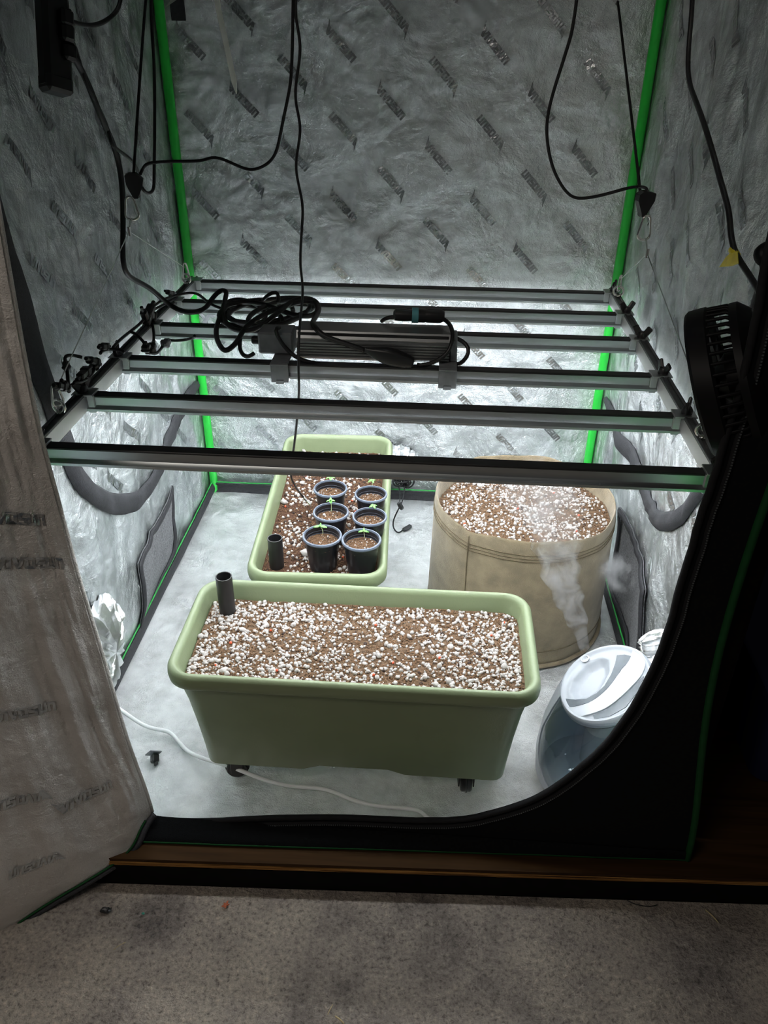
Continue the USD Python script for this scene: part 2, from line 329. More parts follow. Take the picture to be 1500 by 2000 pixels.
for nm, S, a, b in (('back_wall', S_back, -XW+.004, XW-.004), ('left_wall', S_left, Y0+.006, Y1-.006), ('right_wall', S_right, -(Y1-.006), -(Y0+.062))):
    part(tent, nm, wall_mesh(S, a, b, 200, 300), 'silver_lining', True)
for c, s in (((0, Y1+.002, ZT/2), (2*XW+.008, .004, ZT)), ((-XW-.002, (Y0+Y1)/2, ZT/2), (.004, Y1-Y0, ZT)), ((XW+.002, (Y0+Y1)/2+.027, ZT/2), (.004, Y1-Y0-.054, ZT))):
    part(tent, 'outer_skin', box(c, s), 'black_fabric', False)
part(tent, 'roof', [box((0, (Y0+Y1)/2, ZT+.004), (2*XW, Y1-Y0, .006))], 'silver_lining', False)
# floor sheet
U, V = np.meshgrid(np.linspace(-XW+.012, XW-.012, 190), np.linspace(Y0+.006, Y1-.012, 190), indexing='ij')
fw = np.clip(np.hypot(U+.50, V-1.0)/.35, 0, 1); fw = 1-fw
Z = .002 + .016*np.maximum(0, nz(U, V, 4, 50, 4)+.1) + fw*.032*np.abs(nz(U*1.4+V, V-U*.5, 9, 52, 3)) + .014*np.abs(nz(U+.4*V, V, 7, 55, 3))
msk = np.clip((V-Y0)/.06, 0, 1)
for cx_, cy_, hx, hy in ((-.0175, .109, .30, .13), (-.138, .62, .13, .30), (.342, .632, .235, .235), (.462, .085, .12, .12)):
    msk = msk*np.clip(np.maximum(np.abs(U-cx_)-hx, np.abs(V-cy_)-hy)/.06, 0, 1)
Z = .0015+(Z-.0015)*msk
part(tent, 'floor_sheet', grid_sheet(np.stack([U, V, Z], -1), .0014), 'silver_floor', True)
# front panel with the door opening
hole_px = [(285, 1590), (560, 1594), (840, 1600), (960, 1585), (1040, 1558), (1120, 1507), (1200, 1428), (1258, 1335), (1300, 1238), (1330, 1130), (1358, 1040), (1385, 950), (1440, 770), (1480, 590), (1500, 480)]
hp = [at(px, py, 1, Y0)[[0, 2]] for px, py in hole_px]
hp = [p for p in spline(np.array(hp)[:, :], n=70)] if False else hp
right_up = [(.488, 1.35), (.46, 1.65), (.36, 1.85), (.15, 1.94), (-.15, 1.94), (-.36, 1.85), (-.44, 1.65), (-.452, 1.35)]
left_dn = [at(px, py, 1, Y0)[[0, 2]] for px, py in ((0, 540), (60, 830), (140, 1130), (230, 1430))]
ring = np.array([*hp, *right_up, *left_dn])
tt = np.arange(len(ring)+1); cs = CubicSpline(tt, np.vstack([ring, ring[:1]]), bc_type='periodic')
ringd = cs(np.linspace(0, len(ring), 261)[:-1])
ringd[:, 1] = np.maximum(ringd[:, 1], .012)
ringd += .0025*np.stack([nz(ringd[:, 0], ringd[:, 1], 30, 61, 2), nz(ringd[:, 0], ringd[:, 1], 30, 62, 2)], -1)*2
bz = np.linspace(0, ZT, 40); bx = CubicSpline([0, .13, .27, .45, .8, 1.2, ZT], [.622, .612, .592, .572, .572, .60, .622])(bz)
panel = Polygon([(-XW-.004, 0.0), *zip(bx, bz), (-XW-.004, ZT)]).difference(Polygon(ringd).buffer(0))
Mf = place((0, Y0, 0), (1, 0, 0), (0, 0, 1), (0, -1, 0))
part(tent, 'front_panel', prism(panel, .003, Mf), 'black_fabric', False)
part(tent, 'front_lining', prism(panel.buffer(-.004), .0012, place((0, Y0+.0025, 0), (1, 0, 0), (0, 0, 1), (0, -1, 0))), 'silver_lining', False)
r3 = np.column_stack([ringd[:, 0], np.full(len(ringd), Y0-.003), ringd[:, 1]])
part(tent, 'opening_binding', tube(r3, .0055, 8, closed=True), 'binding_black', True)
off = np.array(Polygon(ringd).buffer(.016).exterior.coords)[:-1]
off = off[(off[:, 0] > -.42) & (off[:, 1] < 1.2)]
gap = np.argmax(np.linalg.norm(np.roll(off, -1, 0)-off, axis=1)); off = np.roll(off, -gap-1, axis=0)
if off[0, 1] > off[-1, 1]: off = off[::-1]
zl = LineString(off); L = zl.length; zipseg = []; teeth = []
pts = np.array([zl.interpolate(s).coords[0] for s in np.linspace(0, L, 240)])
part(tent, 'zipper_tape', tube(np.column_stack([pts[:, 0], np.full(240, Y0-.0035), pts[:, 1]]), .0045, 6), 'binding_black', True)
for s in np.arange(0, min(L, 1.9), .0042):
    p = zl.interpolate(s).coords[0]; teeth.append(box((p[0], Y0-.008, p[1]), (.0022, .0022, .0022)))
part(tent, 'zipper_teeth', cat(*teeth), 'dark_metal', False, kind='stuff')
# piping along corners and floor
part(tent, 'corner_piping', tube([(-XW-.004, Y0-.004, .004), (-XW-.006, Y0-.004, 1.), (-XW-.004, Y0-.004, ZT)], .0065, 8), 'green_piping', True)
part(tent, 'corner_piping', tube(np.column_stack([bx, np.full(40, Y0-.004), np.maximum(bz, .004)]), .0065, 8), 'green_piping', True)
gus = np.stack([np.column_stack([bx*(1-k/3)+(XW+.004)*k/3, np.full(40, Y0+.05*k/3), bz]) for k in range(4)], 1)
part(tent, 'corner_gusset', grid_sheet(gus, .003), 'black_fabric', True)
xk = np.linspace(-XW, XW, 60); yk = Y0-.006-.040*np.clip((.60-xk)/1.05, 0, 1)+.004*nz(xk, xk*0, 6, 171)
part(tent, 'front_skirt', grid_sheet(np.stack([np.column_stack([xk, (Y0-.004)*(1-t)**2+yk*(1-(1-t)**2), .024*(1-t)+.003+0*xk]) for t in np.linspace(0, 1, 6)], 1), .002), 'black_fabric', True)
part(tent, 'sill_piping', tube(np.column_stack([xk, yk, np.full(60, .0045)]), .0028, 8), 'green_piping', True)
def band(S, us, v0, v1, thick=.004, wav=.004, seed=0):
    n = len(us); v0 = np.broadcast_to(v0, n); v1 = np.broadcast_to(v1, n); P = []
    for k in range(5):
        v = v0+(v1-v0)*k/4; p = S(us, np.maximum(v, .0))
        P.append(p)
    P = np.stack(P, 1)
    return P
def strip(P, thick, flip=False): return grid_sheet(P, thick, flip)
us = np.linspace(-XW+.02, XW-.02, 80)
P = np.stack([np.stack([us, np.full(80, Y1-.026+.003*nz(us, us*0, 8, 70)-.006*(k in (0, 4))), np.full(80, .003+.034*k/4)+.003*nz(us, us*0+k, 6, 71)+.004], -1) for k in range(5)], 1)
part(tent, 'floor_trim', strip(P[:, ::-1], .004), 'black_webbing', True)
part(tent, 'trim_piping', tube(np.column_stack([us, np.full(80, Y1-.03), .044+.003*nz(us, us*0, 6, 73)]), .0022, 6), 'green_trim', True)
for sx in (-1, 1):
    us = np.linspace(Y0+.02, Y1-.02, 90)
    P = np.stack([np.stack([sx*(XW-.018-.006*np.sin(math.pi*k/4)-.004*nz(us, us*0, 5, 75+sx)), us, .004+.030*k/4+.006*nz(us, us*0+.1*k, 5, 77+sx)+.004], -1) for k in range(5)], 1)
    part(tent, 'floor_trim', strip(P, .004, flip=sx < 0), 'black_webbing', True)
    part(tent, 'trim_piping', tube(np.column_stack([np.full(90, sx*(XW-.02)), us, .046+.006*nz(us, us*0, 5, 79+sx)]), .0022, 6), 'green_trim', True)
# poles
for sx, y, zt, nm in ((-1, 1.185, 2.0, 0), (1, 1.185, 2.0, 0), (-1, Y0+.03, 2.0, 1), (1, Y0+.03, 2.0, 1)):
    x = sx*.598 if nm == 0 or sx < 0 else .548
    q = part(tent, 'corner_pole', lathe([(.011, .004), (.0125, .008), (.0125, 1.02), (.0115, 1.022), (.0115, 1.026), (.0125, 1.028), (.0125, zt)], (x, y, 0), n=20), 'green_pole')
for y in (.57,): part(tent, 'roof_bar', lathe([(.011, 0), (.011, 1.19)], (-.595, y, 1.97), (1, 0, 0), 16), 'green_pole')
# U-shaped window trims on the side walls
def uband(S, pts, w, sgn, thick=.005):
    C = spline(np.array(pts, float), n=70); T = np.gradient(C, axis=0); T /= np.linalg.norm(T, axis=1, keepdims=True)
    N = np.column_stack([-T[:, 1], T[:, 0]]); w = np.interp(np.linspace(0, 1, 70), np.linspace(0, 1, len(w)), w); rows = []
    for k in range(7):
        o = (k/6-.5)*w*(1+.12*nz(C[:, 0], C[:, 1], 12, 81+k, 2)); q = C+N*o[:, None]
        p = S(q[:, 0], np.maximum(q[:, 1], .01)); lift = .004+.006*math.sin(math.pi*k/6)+.005*(k in (2, 4))*1.0*(nz(C[:, 0], C[:, 1], 14, 90, 2)+.5)
        p[:, 0] += sgn*(lift+.004*(k % 2)+.003*nz(C[:, 0], C[:, 1], 9, 88+k, 2)); rows.append(p)
    return grid_sheet(np.stack(rows, 1), thick, flip=sgn < 0)
tl = [at(px, py, 0, -.605)[1:] for px, py in ((0, 470), (45, 620), (70, 705), (98, 800), (118, 865), (138, 925), (165, 960), (205, 980), (245, 984), (282, 962), (308, 915), (330, 862), (352, 810), (372, 772), (388, 752))]
part(tent, 'window_trim', uband(S_left, [(.175, 1.3), *tl], [.06, .06, .075, .08, .065, .055, .045, .045, .05, .05, .045, .045, .05, .05, .045, .03], 1), 'black_webbing', True)
tr_ = [at(px, py, 0, .605)[1:] for px, py in ((1382, 950), (1368, 975), (1345, 1003), (1306, 1019), (1280, 1000), (1258, 968), (1243, 925), (1230, 888), (1212, 852), (1195, 815), (1180, 780))]
part(tent, 'window_trim', uband(lambda y, v: S_right(-y, v), [(.18, 1.2), (.19, .95), *tr_], [.03, .03, .028, .03, .035, .04, .042, .045, .045, .045, .048, .045, .02], -1), 'black_webbing', True)
# mesh vents
def vent(S, q, sgn, border=.022):
    q = np.array(q, float); a = np.linspace(0, 1, 14)
    def patch(ins, lift):
        c = q.mean(0); qq = c+(q-c)*np.array(ins)
        A, B = np.meshgrid(a, a, indexing='ij')
        uv = (1-A)[..., None]*((1-B)[..., None]*qq[0]+B[..., None]*qq[1])+A[..., None]*((1-B)[..., None]*qq[3]+B[..., None]*qq[2])
        P = S(uv[..., 0], np.maximum(uv[..., 1], .008)); P[..., 0] += sgn*(lift+.004*nz(uv[..., 0]*3, uv[..., 1], 9, 95)); return P
    P = patch((1, 1), .006); part(tent, 'vent_mesh', grid_sheet(P, .002, flip=sgn > 0), 'mesh_cloth', True)
    E = [P[0], P[:, -1], P[-1, ::-1], P[::-1, 0]]; bm = []
    loop = np.vstack([e[:-1] for e in E]); cen = loop.mean(0)
    inner = np.vstack([S(*(uv.T)) if False else None for uv in []]) if False else None
    rows = []
    wy = border/np.ptp(q[:, 0]); wz = border/np.ptp(q[:, 1])
    for k in range(4):
        c = cen.copy(); f = np.array([1, 1-2*wy*k/3, 1-2*wz*k/3]); p = c+(loop-c)*f; p[:, 0] = loop[:, 0]+sgn*(.004+.004*math.sin(math.pi*k/3)); rows.append(p)
    R = np.stack(rows, 1); R = np.concatenate([R, R[:1]], 0)
    part(tent, 'vent_border', grid_sheet(R, .003, flip=sgn < 0), 'black_webbing', True)
vent(S_left, [(.835, .225), (.485, .205), (.435, .012), (.765, .045)], 1)
vent(lambda y, v: S_right(-y, v), [(.745, .27), (.35, .30), (.315, .085), (.70, .03)], -1)
# crinkled duct sleeves
def sleeve(c, axis, r0, L, seed, name='duct_sleeve'):
    F = frame_to(axis); n, m = 150, 26; th = np.linspace(0, 2*np.pi, n, endpoint=False); loops = []
    pl = np.abs(((th*17/(2*np.pi)+1.5*nz(np.cos(th)*2, np.sin(th)*2, 1.5, seed, 2)) % 1)-.5)*2
    for i in range(m):
        t = i/(m-1); rr = r0*math.cos(t*math.pi/2*.93)**.55
        w = 1+(.10+.10*math.sin(math.pi*t))*(pl-.5)+.16*nz(np.cos(th)*3+t*3, np.sin(th)*3, 2, seed+1, 3)
        loops.append(np.asarray(c)+(rr*w*np.cos(th))[:, None]*F[:, 0]+(rr*w*np.sin(th))[:, None]*F[:, 1]+F[:, 2]*(L*t+(.010*(pl-.5)*t+.03*nz(np.cos(th)*3*(1-t), np.sin(th)*3*(1-t)+t, 2, seed+2, 2)*t)[:, None]))
    part(tent, name, loft(loops, False, True), 'silver_sleeve', 30)
sleeve((-.612, .225, .155), (1, .05, -.12), .118, .055, 101)
sleeve(at(1298, 1278, 0, .612), (-1, .05, -.1), .052, .05, 105)
sleeve((.0, 1.195, .13), (.15, -1, -.1), .07, .05, 109)
# drawstring with cord locks, rear sleeve
kn = at(785, 935, 1, 1.12)
knot = [torus(kn+rng.normal(0, .008, 3), rng.normal(0, 1, 3), .016+.008*rng.random(), .0028, 20, 6) for _ in range(11)]
ds = part(tent, 'drawstring', [*knot, cable([(778, 945, 1, 1.11), (781, 970, 1, 1.06), (780, 985, 1, 1.03)], .0018, 6), cable([(790, 945, 1, 1.11), (788, 970, 1, 1.06), (783, 985, 1, 1.03)], .0018, 6),
     cable([(781, 988, 1, 1.02), (773, 1005, 1, 1.0), (768, 1028, 2, .02), (778, 1040, 2, .012), (790, 1032, 2, .014), (795, 1030, 2, .014)], .0022, 6)], 'rope_black', True)
part(ds, 'cord_lock', box(at(782, 988, 1, 1.02), (.016, .012, .026), frame_to((.5, -.3, -.8)), .004), 'black_plastic')
part(ds, 'cord_lock', box(at(795, 1031, 2, .016), (.014, .012, .034), frame_to((.7, .7, .1)), .004), 'black_plastic')
# velcro strap with lettering, back left post
def glyphs():
    G = {}
    P = Polygon
    G['V'] = (P([(0, 1), (.2, 1), (.37, .3), (.54, 1), (.74, 1), (.48, 0), (.26, 0)]), .78)
    G['^'] = (P([(-.55, 1.45), (-.1, 1), (.2, 1), (.37, .3), (.54, 1), (.74, 1), (.48, 0), (.22, 0)]), .78)
    G['I'] = (sbox(0, 0, .2, 1), .30)
    G['O'] = (sbox(.06, .06, .66, .94).buffer(.06).difference(sbox(.2, .2, .52, .8)), .82)
    G['S'] = (sbox(0, 0, .7, 1).difference(sbox(.2, .6, .72, .82)).difference(sbox(-.02, .18, .5, .4)), .80)
    G['U'] = (sbox(0, 0, .7, 1).difference(sbox(.2, .2, .5, 1.1)), .82)
    G['N'] = (sbox(0, 0, .7, 1).difference(sbox(.2, -.1, .5, .8)), .80)
    return G
GL = glyphs()
def wordmark(h, first='^'):
    x = 0; out = []
    for ch in first+'IVOSUN':
        g, w = GL[ch]; out.append(affinity.scale(affinity.translate(g.buffer(.035, join_style=2), x), h, h, origin=(0, 0))); x += w
    w = x*h
    m = cat(*[trimesh.creation.extrude_polygon(p, .0004, engine='earcut') for p in out]); m.apply_translation((-w/2, -h/2, 0)); return m
WM = wordmark(.0182)
def stamp(parent, S, u, v, ang, outward, m_='printed_foil'):
    """the printed word, laid on the curved lining at (u, v)"""
    p = np.asarray(WM.vertices); c, s = math.cos(ang), math.sin(ang)
    uu, vv = u+p[:, 0]*c-p[:, 1]*s, v+p[:, 0]*s+p[:, 1]*c
    q = ON_MESH[S](uu, vv)+np.asarray(outward)*(p[:, 2:3]+.0014)
    m = tm(q, WM.faces)
    if (np.cross(q[WM.faces[0, 1]]-q[WM.faces[0, 0]], q[WM.faces[0, 2]]-q[WM.faces[0, 0]]) @ np.asarray(outward))*(WM.face_normals[0, 2]) < 0 and abs(WM.face_normals[0, 2]) > .5: m.invert()
    part(parent, 'printed_wordmark', m, m_, False)
def lattice(S, u0, v0, ur, vr, outward, skip=lambda u, v: False, m_='printed_foil'):
    for i in range(-12, 13):
        for j in range(-14, 15):
            for o, (du, dv) in enumerate(((0, 0), (.129, .068))):
                u, v = u0+.377*i+.125*j+du, v0-.127*j+dv
                if ur[0] < u < ur[1] and vr[0] < v < vr[1] and not skip(u, v): stamp(tent, S, u, v, -math.radians(46)+o*math.pi, outward, m_)
lattice(S_back, -.156, 1.288, (-.54, .54), (.10, 1.42), (0, -1, 0))
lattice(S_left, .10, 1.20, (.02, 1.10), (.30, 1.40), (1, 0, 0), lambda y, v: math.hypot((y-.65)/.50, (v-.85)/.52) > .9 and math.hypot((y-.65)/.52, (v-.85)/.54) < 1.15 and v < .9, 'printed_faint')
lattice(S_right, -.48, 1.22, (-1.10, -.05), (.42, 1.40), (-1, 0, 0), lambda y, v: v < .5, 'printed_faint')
sv = part(tent, 'velcro_strap', box((-.555, Y1-.016, 1.42), (.036, .006, .17), None, .001), 'black_webbing', False)
wm2 = wordmark(.022); T = np.eye(4); T[:3] = place((-.560, Y1-.0195, 1.433), (0, 0, 1), (-1, 0, 0)); wm2.apply_transform(T)
part(sv, 'lettering', wm2, 'tag_print', False)
# door flap thrown open to the left: silver lining outward
ctrl = [[(285, 1590, -.096), (268, 1638, -.135), (222, 1688, -.17), (100, 1762, -.23), (0, 1830, -.28), (-140, 1925, -.34)],
        [(258, 1510, -.096), (240, 1535, -.125), (185, 1575, -.16), (85, 1640, -.22), (-20, 1690, -.27), (-160, 1760, -.33)],
        [(230, 1430, -.096), (200, 1440, -.12), (140, 1460, -.155), (50, 1495, -.20), (-60, 1530, -.25), (-200, 1580, -.31)],
        [(186, 1280, -.096), (150, 1288, -.118), (85, 1300, -.15), (-10, 1320, -.195), (-120, 1340, -.24), (-260, 1370, -.30)],
        [(140, 1130, -.096), (105, 1133, -.115), (40, 1142, -.145), (-55, 1155, -.19), (-170, 1170, -.235), (-310, 1190, -.29)],
        [(98, 975, -.096), (64, 977, -.112), (0, 982, -.14), (-95, 990, -.18), (-210, 1000, -.225), (-350, 1010, -.28)],
        [(60, 830, -.096), (28, 830, -.11), (-36, 832, -.135), (-130, 836, -.175), (-250, 842, -.22), (-390, 850, -.27)],
        [(15, 600, -.096), (-15, 600, -.108), (-80, 600, -.13), (-175, 600, -.17), (-290, 600, -.21), (-430, 600, -.26)],
        [(-45, 250, -.096), (-75, 250, -.106), (-140, 250, -.125), (-235, 250, -.16), (-350, 250, -.20), (-480, 250, -.25)],
        [(-105, -120, -.096), (-135, -120, -.104), (-200, -120, -.12), (-295, -120, -.15), (-410, -120, -.19), (-540, -120, -.23)],
        [(-175, -560, -.096), (-205, -560, -.102), (-270, -560, -.115), (-365, -560, -.135), (-480, -560, -.16), (-610, -560, -.19)]]
ctrl = [[(px+(11 if k == 0 else 0), py, y-(.010 if k == 0 else .004 if k == 1 else 0)) for k, (px, py, y) in enumerate(row)] for row in ctrl]
C = np.array([[at(px, py, 1, y) for px, py, y in row] for row in ctrl])
ru, cu = np.linspace(0, 1, len(ctrl)), np.linspace(0, 1, 6)
SPL = [RectBivariateSpline(ru, cu, C[..., k], kx=3, ky=3) for k in range(3)]
def S_flap(a, b):
    sh = np.shape(a); P = np.stack([s.ev(np.ravel(a), np.ravel(b)) for s in SPL], -1).reshape(*sh, 3)
    wgt = np.clip(np.asarray(b)/.15, 0, 1)*np.clip(np.asarray(a)/.05, 0, 1)
    d = .011*nz(np.asarray(a)*2.2, np.asarray(b)*4, 3, 120, 4)*2*wgt + .006*np.abs(nz(np.asarray(a)*3+np.asarray(b), np.asarray(b)*7-np.asarray(a)*3, 2.2, 124, 3))*wgt
    return P + d[..., None]*np.array([.35, -.9, .1])
A, B = np.meshgrid(np.linspace(0, 1, 220), np.linspace(0, 1, 90), indexing='ij')
PF = S_flap(A, B); FG = RegularGridInterpolator((A[:, 0], B[0]), PF)
flap = part(tent, 'door_flap', grid_sheet(PF, .003, flip=False), 'silver_flap', True)
edge = PF[0]; part(flap, 'edge_binding', tube(edge+np.array([.004, .004, -.004]), .0075, 8), 'black_webbing', True)
part(flap, 'edge_piping', tube(edge[4:]+np.array([0, -.003, .0035]), .0022, 6), 'green_piping', True)
part(flap, 'fold_binding', tube(PF[:, 0]+np.array([-.002, .006, 0]), .005, 8), 'silver_flap', True)
def flap_param(px, py):
    best, bp = 1e9, None
    d = (PF-EYE); z = d @ FWD; X = 750+FPX*(d @ RIGHT)/z; Y = 1000-FPX*(d @ UP)/z
    i = np.unravel_index(np.argmin((X-px)**2+(Y-py)**2), X.shape); return A[i], B[i]
for px, py, rot in ((30, 1010, 0), (66, 1100, 0), (52, 1392, 0), (35, 1560, 1), (178, 1548, 0), (62, 1690, 1)):
    a0, b0 = flap_param(px, py); e = .004
    o = S_flap(np.array(a0), np.array(b0)); ta = S_flap(np.array(a0+e), np.array(b0))-o; tb = S_flap(np.array(a0), np.array(b0-e))-o
    la, lb = np.linalg.norm(ta)/e, np.linalg.norm(tb)/e; p = np.asarray(WM.vertices); ang = -math.radians(8)+rot*math.pi
    q = np.column_stack([p[:, 0]*math.cos(ang)-p[:, 1]*math.sin(ang), p[:, 0]*math.sin(ang)+p[:, 1]*math.cos(ang)])
    nn = np.cross(tb, ta); nn /= np.linalg.norm(nn)
    if nn @ (EYE-o) < 0: nn = -nn
    Q = FG(np.column_stack([np.clip(a0+q[:, 1]/la, 0, 1), np.clip(b0-q[:, 0]/lb, 0, 1)]))+nn*(p[:, 2:3]+.0014)
    part(flap, 'printed_wordmark', tm(Q, WM.faces), 'printed_faint', False)

# ------------------------------------------------------------------ LED grow light
LX, LZ = .009, .751
light = thing('grow_light', 'silver six-bar LED grow light hanging level inside the tent', 'grow light', (LX, .53, LZ))
prof = np.array([(-.0105, -.003), (.0105, -.003), (.0108, -.008), (.0110, -.014), (.0118, -.018), (.0145, -.021), (.0185, -.0235), (.0185, -.028), (-.0185, -.028), (-.0185, -.0235), (-.0145, -.021), (-.0118, -.018), (-.0110, -.014), (-.0108, -.008)])
barY = [float(at(px, py, 2, LZ)[1])-.008 for px, py in ((75, 863), (135, 763), (220, 693), (297, 629), (348, 584), (392, 546))]
print('barY', barY)
XL, XR = LX-.55, LX+.55
def wingnut(c, ang):
    m = [lathe([(.010, 0), (.010, .007), (.007, .012)], c, n=14)]
    for s in (-1, 1):
        R = trimesh.transformations.euler_matrix(0, s*.55, ang)[:3, :3]
        m.append(box(np.asarray(c)+np.array([math.cos(ang)*s*.011, math.sin(ang)*s*.013, .014]), (.014, .006, .022), R, .002))
    return cat(*m)
for k, y in enumerate(barY):
    M = place((XL+.012, y, LZ), (0, 1, 0), (0, 0, 1), (1, 0, 0))
    b = part(light, 'light_bar', prism(Polygon(prof), XR-XL-.024, M), 'aluminium', 25)
    part(b, 'top_cover', box((LX, y, LZ-.0015), (XR-XL-.03, .0225, .004), None, .001), 'bar_black', False)
    part(b, 'led_strip', box((LX, y, LZ-.0285), (XR-XL-.06, .026, .0007)), 'led', False)
    for s, xe in ((1, XL), (-1, XR)):
        part(b, 'end_bracket', [box((xe+s*.020, y, LZ-.016), (.014, .030, .034), None, .0015), box((xe+s*.006, y, LZ+.002), (.040, .034, .004), None, .001)], 'dark_metal' if False else 'aluminium', False)
        if s < 0 or k in (0, 1, 2): part(b, 'wing_nut', wingnut((xe+s*.002, y, LZ+.004), .3+.8*k), 'black_plastic')
for s, xe in ((-1, XL), (1, XR)):
    r = part(light, 'side_rail', [box((xe, .53, LZ-.0165), (.018, 1.02, .030), None, .001)], 'aluminium_side', False)
    part(r, 'rail_channel', [box((xe-.0065, .53, LZ+.0005), (.006, 1.02, .006), None, .001), box((xe+.0065, .53, LZ+.0005), (.006, 1.02, .006), None, .001), box((xe, .53, LZ-.001), (.010, 1.02, .003))], 'dark_metal', False)
    for y in (.165, .965):
        e = part(r, 'hanging_eye', [torus((xe, y, LZ+.017), (.3, 1, 0), .012, .003, 22, 8), lathe([(.006, 0), (.006, .005)], (xe, y, LZ+.002), n=12)], 'steel', True)
# driver on the third bar
yd = barY[2]+.045; x0, x1 = -.172, .136; zb, zt = LZ+.004, LZ+.062
ribs = [(yd-.030, zb), (yd-.034, zb+.004)]
for k in range(6):
    z = zb+.006+k*.0058; ribs += [(yd-.036, z), (yd-.036, z+.0030), (yd-.0325, z+.0034), (yd-.0325, z+.0054)]
ribs += [(yd-.034, zb+.044), (yd-.026, zt), (yd+.030, zt), (yd+.036, zb+.044), (yd+.034, zb)]
drv = part(light, 'power_driver', prism(Polygon(ribs).buffer(0), x1-x0, place((x0, 0, 0), (0, 1, 0), (0, 0, 1), (1, 0, 0))), 'driver_metal', False)
part(drv, 'end_cap', box(((x0-.045), yd+.004, zb+.026), (.072, .056, .046), None, .004), 'grey_plastic', False)
part(drv, 'dial_knob', lathe([(.009, 0), (.009, .012), (.007, .016)], (x0-.081, yd-.004, zb+.026), (-1, 0, 0), 16), 'black_plastic')
part(drv, 'label_plate', box(((x0+x1)/2, yd-.0311, zb+.0525), ((x1-x0)*.98, .0008, .006), frame_to((0, -.9, .43)) @ np.array([[1, 0, 0], [0, 0, -1], [0, 1, 0.]]) if False else None), 'green_piping' if False else 'black_plastic', False)
part(drv, 'end_plate', box((x1+.008, yd, zb+.026), (.014, .060, .046), None, .002), 'grey_plastic', False)
for xb in (-.203, .134):
    yb = barY[2]
    part(drv, 'mount_bracket', [box((xb, yb-.022, LZ-.014), (.036, .003, .042), None, .001), box((xb, yb+.01, LZ+.005), (.036, .08, .003), None, .001), box((xb, yb+.002, LZ-.0335), (.036, .050, .003), None, .001), box((xb, yb-.024, LZ-.033), (.016, .006, .008), None, .001), box((xb, yb+.028, LZ+.022), (.034, .003, .036), None, .001)], 'grey_plastic', False)
# wiring of the light along the left rail
def plug(a, b, r, parent, mat_='black_plastic', name='wire_connector'):
    a, b = np.asarray(a, float), np.asarray(b, float); L = np.linalg.norm(b-a); r = r*.62
    F = frame_to(b-a); m = (a+b)/2
    return part(parent, name, [box(m, (r*1.9, r*1.7, L*.62), F, r*.35), box(m+F[:, 2]*L*.12, (r*2.3, r*2.1, L*.22), F, r*.3), tube([a, b], r*.5, 8)], mat_, 30)
ZR = LZ+.012
def rl(px, py, x=-.535): return at(px, py, 0, x)
plug(rl(300, 590), rl(283, 628), .016, light); plug(rl(276, 600), rl(292, 640), .013, light); plug(rl(287, 612), rl(300, 622), .018, light)
plug(rl(322, 568), rl(345, 578), .010, light)
plug(rl(150, 742), rl(178, 715), .012, light); plug(rl(168, 700), rl(196, 712), .013, light); plug(rl(180, 706), rl(188, 722), .014, light)
plug(rl(192, 678), rl(214, 676), .011, light); plug(rl(105, 752), rl(130, 758), .012, light); plug(rl(120, 742), rl(135, 765), .011, light)
plug(rl(127, 700, -.56), rl(131, 728, -.56), .010, light)
plug(rl(283, 668, -.50), rl(288, 690, -.50), .016, light); plug(rl(300, 668, -.50), rl(292, 690, -.50), .014, light)
plug(rl(330, 664, -.46), rl(318, 676, -.46), .013, light, 'grey_plastic')
wires = [[(128, 705, 0, -.56), (128, 697, 0, -.56), (140, 694, 0, -.555), (160, 698, 0, -.54)], [(131, 725, 0, -.56), (133, 745, 0, -.55), (134, 760, 0, -.535)],
         [(296, 630, 0, -.535), (300, 648, 0, -.515), (300, 668, 0, -.50)], [(255, 648, 0, -.53), (268, 655, 0, -.515), (283, 672, 0, -.50)],
         [(293, 688, 0, -.50), (305, 690, 0, -.48), (318, 676, 0, -.46)], [(330, 664, 0, -.46), (350, 665, 0, -.44), (370, 662, 0, -.42), (380, 656, 0, -.40)],
         [(190, 718, 0, -.535), (170, 735, 0, -.538), (140, 752, 0, -.54)], [(196, 690, 0, -.535), (215, 682, 0, -.53), (235, 684, 0, -.51), (243, 688, 0, -.50)],
         [(185, 720, 0, -.533), (172, 738, 0, -.533), (145, 748, 0, -.533)], [(220, 680, 0, -.533), (245, 655, 0, -.538), (270, 635, 0, -.538), (285, 618, 0, -.538)],
         [(300, 598, 0, -.535), (318, 586, 0, -.53), (340, 578, 0, -.52), (372, 572, 0, -.49), (400, 585, 2, .785), (425, 600, 2, .785), (450, 605, 2, .78)],
         [(300, 605, 0, -.535), (325, 592, 0, -.533), (350, 578, 0, -.533)]]
for w in wires: part(light, 'wire', cable(w, .0032, 8, .006), 'cable_black', True)
cp0 = at(404, 622, 1, 1.165)
part(tent, 'pole_connector', [box(cp0, (.012, .010, .040), trimesh.transformations.euler_matrix(0, .6, 0)[:3, :3], .002), box(cp0+[-.012, 0, .008], (.010, .010, .030), trimesh.transformations.euler_matrix(0, -.6, 0)[:3, :3], .002), box(cp0+[.014, 0, .014], (.012, .010, .026), trimesh.transformations.euler_matrix(0, -.7, 0)[:3, :3], .002)], 'grey_plastic', False)
